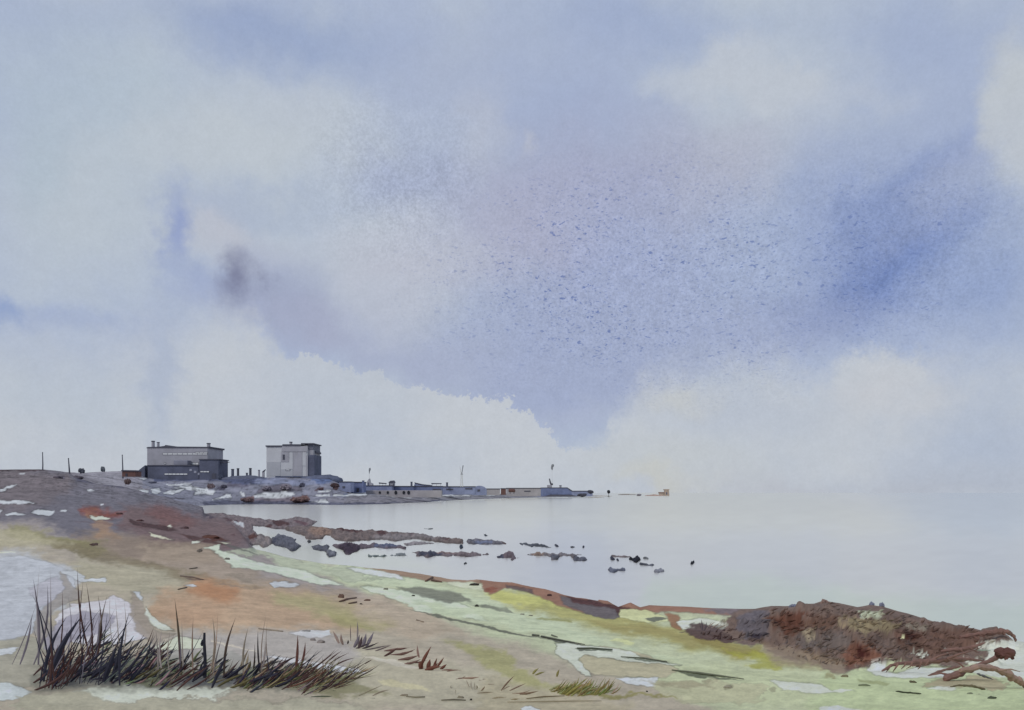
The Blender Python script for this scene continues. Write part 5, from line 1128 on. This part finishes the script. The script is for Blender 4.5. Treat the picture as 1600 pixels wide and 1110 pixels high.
# stones and sticks on the turf
def stone(x, y, rx, ry, c, lab, seed, cat='stone', group='stones scattered on the turf'):
    g = ground_at(x, y + ry * .6, 560); d = g[1]; mb = MB()
    mb.lump((g[0], g[1], g[2] + ry * .35 / F * d), (rx / F * d, rx * .8 / F * d, ry / F * d), seed, .3, 12, 7)
    tag(mb.build('stone', mat('stone_%d_%d_%d' % c, c, .9, .25, 30 / max(d, 5))), lab, cat, group)
BR, DK, SG = (98, 74, 64), (50, 48, 42), (110, 112, 98)
for k, (x, y, rx, ry, c, lab) in enumerate([
 (603, 921, 3.5, 2, SG, 'small grey green stone at the head of the long pale sand strip'), (646, 931, 3, 1.5, DK, 'dark pebble on the pale sand strip right of the grey green one'),
 (533, 932, 4.5, 4, BR, 'brown boulder above the scattered sticks on the beige slope'), (574, 938, 4.5, 2, BR, 'flat brown stone right of the scattered sticks'),
 (564, 944, 2, 1.4, DK, 'tiny dark pebble under the flat brown stone'), (741, 914, 7, 2.6, DK, 'black wedge stone on the pale patch beside the brown bank'),
 (745, 947, 3.5, 2.4, DK, 'dark stone on the grey streak in the green turf'), (816, 960, 3.5, 1.3, SG, 'low grey green stone at the edge of the yellow turf'),
 (829, 962, 3, 1.3, SG, 'second low stone beside the one at the yellow turf edge'), (859, 931, 3.5, 2.4, (70, 44, 44), 'dark red stone at the foot of the brown bank'),
 (355, 874, 4, 2.2, (96, 98, 92), 'lone grey stone on the pale sand of the upper channel'), (312, 861, 3.6, 3.4, (104, 98, 92), 'round grey brown stone above the pale channel'),
 (370, 855, 0, 0, DK, ''), (1350, 1071, 8.5, 2, (100, 112, 78), 'flat olive stone on the turf below the rust patch'), (1426, 1066, 5, 2.4, (84, 80, 58), 'small dark olive stone below the pale sand'),
 (1516, 1084, 4, 1.6, (100, 110, 88), 'small grey green stone in the lower right turf'), (1550, 1091, 6.5, 2.6, (66, 76, 56), 'dark green stone nearest the lower right corner'),
 (1011, 1081, 1.5, 1.5, DK, 'tiny dark pebble in the lower middle turf'), (736, 1094, 2, 2, DK, 'tiny dark pebble at the lower edge of the turf'), (632, 1087, 6, 2, (120, 112, 92), 'flat beige stone right of the dark tussocks'),
 (720, 1090, 6, 2.2, (112, 106, 86), 'flat brown stone in front of the weeds'), (1320, 1057, 5, 2.6, (112, 108, 80), 'olive stone at the bottom edge of the bank'), (501, 1003, 7, 3.4, (124, 118, 116), 'grey brown stone behind the reeds'), (489, 1000, 4, 2.4, (116, 110, 110), 'smaller grey stone touching the grey brown one behind the reeds'),
 (478, 986, 6, 1.6, (122, 122, 122), 'flat grey stone on the pale sand left of the mauve tuft'), (1138, 1074, 6.5, 2.8, (132, 130, 112), 'pale flat stone on the sand in the lower right'),
 (90, 746, 7, 2.6, (84, 78, 92), 'dark rock on the left hill under the leaning pole'), (122, 746, 7, 3, (78, 74, 88), 'dark rock on the left hill below the round bush'), (147, 851, 6, 2.4, (80, 62, 60), 'dark brown rock alone on the brown slope at left'), (219, 814, 6, 2, (76, 50, 52), 'small dark red rock over the brown slope streak'),
 (291, 825, 4, 2.4, (74, 52, 56), 'dark rock at the right of the brown slope streak'), (330, 839, 14, 3.6, (84, 50, 42), 'long rust brown rock at the top of the pale channel'), (186, 803, 6, 1.8, (78, 52, 54), 'small dark rock right of the rust red patch')]):
    if rx: stone(x, y, rx, ry, c, lab, 100 + k)
def stick(pts, w, c, lab, name='stick', cat='stick', group='sticks lying on the turf'):
    P = []
    for (x, y) in pts:
        g = ground_at(x, y, 300); P.append((g[0], g[1], g[2] + .01 + w[0] * .3 / F * g[1]))
    mb = MB(); mb.tube(P, [v * .5 / F * P[0][1] for v in w], 6)
    tag(mb.build(name, mat('wood_%d_%d_%d' % c, c, .9, .2, 8), smooth=True), lab, cat, group)
for (pts, w, c, lab) in [
 ([(530, 941), (542, 938), (557, 935)], [2, 4, 2], BR, 'longest brown stick among those under the boulder on the beige slope'), ([(545, 944), (557, 942)], [2, 3], BR, 'short brown stick below the longest one on the beige slope'),
 ([(651, 970), (662, 973)], [2, 1.5], (124, 112, 98), 'thin beige stick left of the olive turf'), ([(665, 910), (676, 904)], [3, 4], BR, 'short leaning brown stick at the start of the brown bank'), ([(675, 908), (690, 911)], [4, 2], BR, 'brown stick lying right of the leaning one on the brown bank'),
 ([(282, 901), (300, 903), (318, 907)], [2, 3, 1.5], (100, 84, 76), 'dark stick on the slope above the orange patch'), ([(278, 922), (292, 919)], [1.5, 2], (84, 76, 68), 'short dark stick left of the orange patch'), ([(296, 890), (308, 888.5)], [1.5, 2], (74, 70, 56), 'small dark stick high on the beige slope'),
 ([(404, 984), (425, 986), (442, 988)], [2, 2.6, 2], (132, 124, 112), 'pale brown stick lying behind the thin reeds'), ([(635, 1091), (650, 1092), (664, 1092)], [2, 2.5, 2], (112, 108, 88), 'beige stick at the lower edge right of the tussocks'),
 ([(690, 1097), (710, 1096), (728, 1097)], [2, 3, 2], (104, 100, 82), 'olive stick at the bottom edge below the weeds'), ([(793, 1100), (850, 1099), (900, 1098), (940, 1098)], [1.5, 2.2, 2, 1], (136, 128, 104), 'long thin pale stick at the bottom edge under the green tuft'),
 ([(823, 1094), (850, 1091), (882, 1090)], [1.6, 2.6, 1.2], (116, 104, 76), 'brown stick just in front of the green tuft'), ([(902, 1015), (925, 1015), (957, 1017)], [2.5, 3, 1.5], (86, 96, 80), 'dark green stick in the upper arm of the forked sand patch'),
 ([(970, 1028), (1005, 1030), (1042, 1036)], [1.5, 2.6, 1.5], (84, 92, 76), 'dark green stick along the lower arm of the forked sand patch'), ([(1050, 1049), (1090, 1054), (1125, 1058), (1162, 1063)], [2, 4, 3, 1.2], (92, 100, 80), 'longest dark green stick right of the forked sand patch'),
 ([(832, 994), (842, 995)], [3.5, 3], (84, 90, 80), 'short thick grey stick on the green slope'), ([(846, 996), (880, 1003), (914, 1009)], [3, 2.4, 1], (80, 84, 74), 'long dark stick pointing at the forked sand patch'), ([(862, 994), (871, 997)], [2.4, 1.6], (92, 98, 86), 'stubby grey stick beside the long pointing one')]:
    stick(pts, w, c, lab)

# ================================================================== tussocks, reeds and weeds in the foreground
NV, BRN, RST, OLV, MAU, GRN, PG = (42, 44, 62), (74, 50, 50), (104, 62, 52), (92, 88, 56), (104, 100, 116), (130, 128, 62), (146, 138, 132)
def tuft(name, lab, cat, blades, mass=(), group='tussocks in the foreground', depth_of=None, seed=1):
    bx = sum(b[0] for b in blades) / len(blades); by = max(b[1] for b in blades)
    g0 = ground_at(bx, by, 40)
    e = empty(name, g0, lab, cat, group); q = random.Random(seed)
    for (x, y, tx, ty, w, c) in blades:
        g = ground_at(x, y, 40) if y > 1035 or not depth_of else at(x, y, ground_at(depth_of[0], depth_of[1], 40)[1] + q.uniform(-.1, .25))
        gz = ground_z(x, g[1])
        base = (g[0], g[1], g[2])
        if g[2] > gz + .02:      # carry the stem on down to the ground
            dx = max(-.5, min(.5, (x - tx) / max(1.0, (y - ty)))); hh = g[2] - gz
            base = (g[0] + dx * hh * .6, g[1], gz - .01)
        tip = at(tx, ty, g[1] + q.uniform(-.12, .18))
        V, Fc, C = [], [], []
        col = albedo(c); lc = np.array(tip) - np.array(base)
        blade_geo(V, Fc, C, (0, 0, 0), tuple(lc), w * .66 / F * g[1], col, q.uniform(-.07, .07), q, 6)
        o = colour_mesh('blade', V, Fc, C, leaf_mat); o.parent = e; o.location = tuple(np.array(base) - np.array(g0))
    if mass:
        poly, n, cols, ang, ln, wd = mass; n = int(n * 1.7); wd = (wd[0] * .55, wd[1] * .6)
        V, Fc, C = [], [], []; P = np.array(poly); k = 0
        while k < n:
            x, y = q.uniform(P[:, 0].min(), P[:, 0].max()), q.uniform(P[:, 1].min(), P[:, 1].max())
            if sdf(np.array([x]), np.array([y]), poly)[0] < 0: continue
            g = ground_at(x, y, 40)
            d = g[1]; a = math.radians(q.gauss(*ang)); l_ = q.uniform(*ln) / F * d
            if y < 1030: l_ *= .75
            tip = (l_ * math.cos(a), q.uniform(-.1, .15), l_ * math.sin(a))
            c = q.choice(cols)
            blade_geo(V, Fc, C, tuple(np.array(g) - (0, 0, .02)), tuple(np.array(g) + tip), q.uniform(*wd) / F * d, albedo(tuple(v * q.uniform(.85, 1.15) for v in c), .7), q.uniform(-.12, .05), q, 3); k += 1
        o = colour_mesh('dense_blades', V, Fc, C, leaf_mat); o['kind'] = 'stuff'
        o.data.transform(__import__('mathutils').Matrix.Translation(-__import__('mathutils').Vector(g0))); o.parent = e
    return e

tuft('marram_tussock', 'dark red brown criss-crossed tussock at the far lower left', 'tussock', [
 (52, 1056, 86, 1030, 4.5, BRN), (52, 1068, 100, 1026, 6, BRN), (54, 1079, 112, 1040, 6, BRN), (76, 1076, 78, 994, 6, BRN), (83, 1074, 86, 986, 3, NV), (72, 1028, 52, 980, 3.2, NV), (92, 1064, 100, 1000, 5, BRN), (80, 1052, 72, 1018, 4, BRN),
 (98, 1050, 107, 980, 2.5, NV), (88, 1070, 140, 1004, 4, BRN), (96, 1062, 150, 998, 3.4, BRN), (84, 1030, 79, 996, 4, BRN), (100, 1030, 112, 985, 2.4, BRN), (62, 1074, 70, 1026, 3, NV), (108, 1068, 98, 1012, 4, BRN), (74, 1066, 122, 1014, 3.6, RST), (70, 1078, 92, 1006, 3, BRN), (104, 1072, 128, 1024, 3.4, BRN), (106, 1040, 118, 1002, 2.2, BRN)],
 ([(58, 1062), (74, 1030), (112, 1020), (120, 1060), (84, 1084)], 60, [BRN, NV, BRN], (50, 24), (14, 40), (1.5, 4)), seed=2, depth_of=(80, 1076))
tuft('marram_tussock', 'large navy blue tussock with blades raked to the right', 'tussock', [
 (110, 1066, 158, 1020, 7, NV), (116, 1054, 172, 1010, 6, NV), (126, 1060, 196, 1016, 8, NV), (140, 1062, 210, 1020, 8, NV), (120, 1040, 156, 1002, 4, BRN), (116, 1022, 158, 950, 3, NV), (92, 1004, 135, 960, 2.4, MAU), (104, 996, 146, 962, 3, NV),
 (108, 990, 136, 950, 2, NV), (140, 1006, 160, 950, 2.4, MAU), (150, 1004, 180, 951, 2.2, NV), (160, 1004, 168, 956, 3, NV), (192, 1020, 202, 957, 6, NV), (150, 1020, 212, 960, 2.4, NV), (186, 1026, 232, 1002, 6, NV), (200, 1024, 248, 996, 4.5, NV), (214, 1020, 248, 1010, 5, NV), (180, 1026, 186, 1008, 10, NV), (172, 1030, 182, 1010, 12, NV),
 (96, 972, 104, 964, 8, NV), (104, 976, 128, 963, 13, NV), (90, 970, 122, 964, 5, NV), (130, 990, 134, 958, 3, NV), (120, 1010, 150, 985, 4, BRN), (112, 1030, 146, 990, 3, BRN), (130, 1020, 168, 980, 2.6, BRN), (144, 1012, 190, 975, 2.4, NV), (164, 1016, 200, 985, 2, NV), (170, 1010, 226, 990, 3.4, NV)],
 ([(108, 1060), (118, 1022), (150, 998), (190, 1012), (252, 1014), (236, 1048), (190, 1064), (140, 1074)], 140, [NV, NV, (66, 68, 84), BRN, (104, 106, 92), (124, 122, 124)], (33, 16), (10, 52), (1.2, 5.5)), seed=3, depth_of=(150, 1070))
tuft('reed_clump', 'tall thin grey and brown stems at the upper left of the tussocks', 'reeds', [
 (56, 958, 52, 905, 6, MAU), (66, 946, 74, 914, 5, MAU), (62, 955, 62, 884, 2, (150, 150, 158)), (78, 966, 79, 892, 2.6, (132, 130, 138)), (82, 970, 80, 935, 3, NV), (95, 944, 97, 922, 3, BRN), (132, 938, 121, 888, 4.5, BRN), (130, 936, 130, 908, 3, BRN), (138, 940, 135, 912, 4, BRN), (60, 936, 50, 928, 2.4, NV), (62, 950, 55, 925, 4, NV),
 (40, 966, 56, 945, 2, MAU), (104, 958, 106, 930, 2, MAU), (152, 945, 153, 930, 4.4, BRN), (158, 975, 167, 932, 5, (100, 90, 84)), (150, 992, 155, 950, 3.5, MAU), (176, 960, 172, 925, 1.8, (160, 158, 164)), (184, 975, 180, 935, 2, PG), (192, 962, 194, 940, 2.4, PG), (42, 985, 50, 962, 5, MAU), (144, 984, 148, 960, 4, MAU)], seed=4, depth_of=(100, 1040))
tuft('marram_tussock', 'olive and black tussock in the centre of the dark mass', 'tussock', [
 (236, 1036, 268, 1010, 5, NV), (250, 1038, 250, 1010, 6, BRN), (255, 1038, 278, 1000, 2.2, NV), (278, 1034, 318, 985, 2.2, NV), (262, 1072, 312, 1038, 6, BRN), (276, 1080, 330, 1040, 5, BRN), (292, 1078, 340, 1044, 4, BRN), (300, 1066, 332, 1030, 4, NV), (240, 1060, 286, 1034, 7, NV), (220, 1064, 260, 1040, 6, OLV), (200, 1066, 236, 1046, 5, OLV), (268, 1060, 300, 1036, 8, (56, 34, 34))],
 ([(190, 1046), (232, 1028), (268, 1040), (300, 1032), (336, 1048), (328, 1070), (292, 1062), (250, 1082), (214, 1066), (180, 1076)], 170, [NV, (60, 62, 66), (92, 94, 74), (118, 118, 94), (62, 40, 40), (132, 132, 112)], (26, 16), (8, 38), (1.4, 6)), seed=5, depth_of=(260, 1075))
tuft('reed_clump', 'scattered upright reeds standing before the orange sand', 'reeds', [
 (279, 988, 273, 936, 5.5, (80, 70, 58)), (280, 1012, 277, 982, 4, BRN), (279, 1034, 280, 995, 3.5, MAU), (302, 1000, 302, 962, 3.6, (140, 118, 104)), (286, 1010, 284, 970, 3, PG), (329, 1008, 332, 964, 4.5, (136, 124, 110)), (336, 985, 340, 950, 1.8, (170, 140, 118)), (358, 1005, 368, 966, 5.5, (78, 64, 56)), (343, 1008, 347, 996, 3, (140, 132, 136)),
 (384, 1012, 388, 980, 4.5, (132, 124, 112)), (413, 990, 416, 960, 2.2, (132, 116, 104)), (420, 990, 418, 968, 1.8, (132, 116, 104)), (421, 1028, 416, 990, 2.4, NV), (396, 1026, 398, 1006, 3.6, (66, 56, 52)), (406, 1030, 403, 985, 4, (54, 50, 52)), (375, 1048, 389, 1014, 6, (124, 114, 96)), (382, 1046, 388, 1020, 5, (132, 122, 100)), (408, 1024, 414, 1002, 5, (140, 132, 132)), (254, 1012, 253, 984, 4, (148, 140, 142)), (245, 1010, 243, 982, 3.4, (150, 142, 142)), (266, 1005, 266, 984, 3, PG)], group='reeds in the foreground', seed=6, depth_of=(320, 1058))
e = empty('stake', ground_at(320, 1060, 40), 'dark snapped wooden stake standing highest out of the middle of the dark tussocks', 'stake')
g = ground_at(320, 1060, 40); dd = g[1]; M_stake = mat('charred_wood', (40, 42, 56), .9, .25, 20)
MB().tube([(g[0], dd, g[2] - .05), at(320.5, 1030, dd), at(319, 1004, dd), at(319.5, 989, dd)], [3.0 / F * dd, 2.6 / F * dd, 2.4 / F * dd, 1.8 / F * dd], 8).build('post', M_stake, e)
for (x, y, r) in ((316.5, 1003, 3), (316, 1007, 2.4), (317, 1022, 2)): MB().lump(at(x, y, dd), (r / F * dd, r / F * dd, r * 1.1 / F * dd), int(y), .3, 8, 6).build('knot', M_stake, e)
tuft('marram_tussock', 'dark blue tussock with drooping leaves right of the stake', 'tussock', [
 (344, 1030, 356, 1020, 7, NV), (343, 1040, 358, 1030, 8, NV), (330, 1048, 352, 1026, 6, NV), (352, 1062, 392, 1034, 7, NV), (396, 1056, 412, 1032, 10, NV), (400, 1068, 444, 1048, 9, NV), (412, 1066, 438, 1040, 6, NV), (380, 1072, 430, 1052, 8, NV), (430, 1074, 470, 1048, 7, NV), (340, 1074, 384, 1052, 6, OLV), (360, 1076, 400, 1056, 6, OLV), (420, 1070, 452, 1042, 4, NV), (440, 1066, 476, 1040, 4, BRN), (300, 1066, 330, 1034, 5, NV), (310, 1060, 324, 1024, 4, NV), (386, 1048, 392, 1032, 6, OLV), (392, 1054, 400, 1040, 6, OLV)],
 ([(330, 1046), (372, 1060), (408, 1036), (450, 1048), (474, 1066), (430, 1070), (388, 1084), (350, 1066)], 160, [NV, NV, OLV, (70, 68, 76), (126, 124, 100), BRN], (28, 14), (10, 38), (1.4, 6)), seed=7, depth_of=(390, 1076))
tuft('marram_tussock', 'brown and ochre tussock with long thin blades sweeping right', 'tussock', [
 (470, 1064, 497, 1016, 2.6, NV), (462, 1068, 530, 1014, 2.6, BRN), (486, 1046, 524, 1015, 3, BRN), (508, 1038, 534, 1017, 3.2, BRN), (514, 1038, 546, 1020, 2.2, BRN), (518, 1044, 555, 1028, 3.2, BRN), (570, 1038, 582, 1031, 2.4, BRN), (500, 1062, 558, 1046, 2.2, BRN), (490, 1068, 590, 1055, 2.2, BRN), (470, 1074, 554, 1062, 2.6, NV), (448, 1076, 520, 1040, 3.4, RST),
 (455, 1074, 502, 1034, 3, BRN), (440, 1078, 490, 1050, 4, BRN), (476, 1062, 512, 1036, 3, RST), (502, 1060, 503, 1026, 2, BRN), (480, 1076, 540, 1058, 3, OLV), (520, 1066, 550, 1048, 2.2, OLV), (462, 1050, 465, 992, 6, (92, 56, 50)), (464, 1044, 467, 1000, 3, RST), (470, 1042, 477, 1003, 5, (86, 50, 46)), (516, 1056, 519, 1040, 6, OLV), (560, 1088, 600, 1070, 2.6, (130, 124, 104)), (582, 1088, 610, 1078, 3, (136, 124, 108))],
 ([(400, 1078), (440, 1048), (500, 1058), (548, 1060), (520, 1074), (470, 1088), (440, 1072)], 190, [BRN, NV, OLV, (126, 120, 84), (60, 42, 42), (134, 128, 106)], (27, 11), (18, 60), (1.0, 3.2)), seed=8, depth_of=(480, 1076))
tuft('fallen_reeds', 'two dark green reeds lying flat below the ochre tussock', 'reeds', [
 (486, 1090, 520, 1088, 5, (70, 82, 66)), (520, 1080, 588, 1090, 4, (66, 78, 62)), (586, 1092, 530, 1090, 4, (70, 82, 66)), (560, 1092, 596, 1100, 3, (62, 70, 60))], group='reeds in the foreground', seed=9)
tuft('grass_tuft', 'small mauve grey tuft with two thin spikes', 'grass tuft', [
 (530, 1006, 520, 986, 6, (136, 118, 112)), (536, 1008, 533, 990, 6, (136, 118, 112)), (548, 1002, 548, 976, 2, (96, 88, 88)), (558, 1000, 558, 970, 3.6, (112, 106, 108)), (553, 1012, 562, 992, 8, MAU), (560, 1014, 566, 994, 7, (70, 56, 62)), (566, 1012, 572, 990, 8, MAU), (572, 1012, 584, 988, 7, MAU), (566, 1014, 592, 1004, 4, (60, 52, 60)), (570, 1016, 610, 1008, 3, (88, 80, 88)), (543, 1007, 544, 1000, 4, (70, 66, 64)), (556, 1014, 580, 1004, 4, (64, 56, 66))], group='small tufts on the slope', seed=10)
tuft('grass_tuft', 'low row of reddish brown blades leaning right', 'grass tuft', [
 (600, 1018, 636, 1012, 5, (110, 84, 80)), (600, 1026, 622, 1012, 5, BRN), (610, 1024, 650, 1014, 5, (96, 70, 66)), (620, 1024, 646, 1018, 4, (96, 70, 66)), (622, 1032, 655, 1024, 7, (100, 74, 70)), (632, 1038, 658, 1030, 5, (104, 80, 76)), (612, 1016, 640, 1012, 3, BRN), (586, 1018, 612, 1008, 3, (96, 84, 90)), (655, 1028, 652, 1008, 5, (118, 92, 84)), (636, 1036, 668, 1032, 3, BRN)], group='small tufts on the slope', seed=11)
tuft('grass_tuft', 'rust brown spiky tuft at the right end of the row', 'grass tuft', [
 (657, 1042, 674, 1010, 7, RST), (660, 1046, 654, 1034, 10, RST), (668, 1046, 672, 1030, 9, RST), (676, 1046, 683, 1028, 5, RST), (682, 1044, 694, 1027, 5, RST), (688, 1046, 698, 1038, 6, RST), (664, 1048, 690, 1042, 8, RST), (690, 1048, 714, 1048, 3.4, (116, 86, 78)), (698, 1050, 722, 1048, 2.4, (116, 86, 78)), (656, 1046, 660, 1030, 8, RST), (670, 1048, 684, 1036, 8, RST)], group='small tufts on the slope', seed=12)
tuft('grass_tuft', 'yellow green tuft growing on the sand in the lower middle', 'grass tuft', [
 (884, 1088, 912, 1068, 7, GRN), (878, 1086, 902, 1066, 5, GRN), (870, 1084, 898, 1070, 4, (112, 112, 56)), (860, 1082, 886, 1074, 3.6, (120, 118, 64)), (892, 1088, 922, 1070, 5, GRN), (900, 1086, 936, 1074, 4.5, (140, 138, 84)), (906, 1088, 950, 1080, 4, GRN), (832, 1054, 842, 1044, 5, (130, 128, 72)), (836, 1056, 852, 1050, 4, (130, 128, 72)), (870, 1058, 874, 1046, 5, (136, 134, 80)), (868, 1080, 884, 1066, 3, (108, 108, 50))],
 ([(850, 1078), (900, 1074), (960, 1082), (940, 1088), (880, 1090)], 110, [GRN, (112, 110, 52), (146, 146, 96)], (28, 14), (10, 30), (1.4, 4)), group='small tufts on the slope', seed=13)
tuft('weed', 'straggly brown weed with one tall stalk in the lower middle', 'weed', [
 (783, 1080, 805, 1055, 3.4, (112, 90, 78)), (748, 1064, 766, 1072, 5, (124, 102, 90)), (762, 1070, 784, 1074, 4, (120, 98, 86)), (754, 1062, 772, 1066, 6, (126, 104, 92)), (796, 1080, 822, 1068, 3, (130, 106, 92)), (800, 1084, 830, 1078, 3, (126, 104, 88)), (812, 1086, 842, 1080, 4.4, (112, 92, 74)), (745, 1084, 772, 1082, 3, (140, 128, 106)), (752, 1080, 758, 1072, 3.4, (128, 112, 96)), (769, 1092, 792, 1091, 3.4, (140, 132, 110)), (798, 1094, 812, 1092, 4, (128, 120, 96)), (786, 1078, 798, 1072, 2, (124, 104, 90))], group='weeds on the lower slope', seed=14)
tuft('weed', 'flat topped brown weed with short grey stalks', 'weed', [
 (712, 1062, 728, 1056, 3.6, (128, 104, 92)), (716, 1061, 750, 1058, 5, (128, 104, 92)), (724, 1060, 752, 1060, 3, (120, 96, 84)), (733, 1074, 728, 1062, 2.4, (136, 128, 112)), (738, 1078, 735, 1066, 3, (134, 130, 114)), (742, 1078, 741, 1066, 3, (134, 130, 114)), (736, 1076, 736, 1064, 2.4, (140, 132, 116)), (705, 1076, 705, 1070, 4.5, (128, 124, 106)), (711, 1086, 711, 1078, 3.6, (132, 128, 108)), (745, 1077, 744, 1071, 3, (140, 134, 116))], group='weeds on the lower slope', seed=15)
tuft('grass_tuft', 'small dark sprig on the pale lip of the right bank', 'grass tuft', [
 (1098, 986, 1096, 968, 3, (92, 84, 96)), (1100, 986, 1104, 972, 3, (92, 84, 96)), (1096, 984, 1092, 972, 2, (110, 104, 112)), (1108, 980, 1118, 972, 2, (150, 136, 124)), (1112, 982, 1126, 973, 2, (150, 136, 124)), (1120, 983, 1138, 975, 2.4, (142, 130, 116)), (1104, 984, 1112, 972, 2, (120, 110, 110))], group='small tufts on the slope', seed=16)
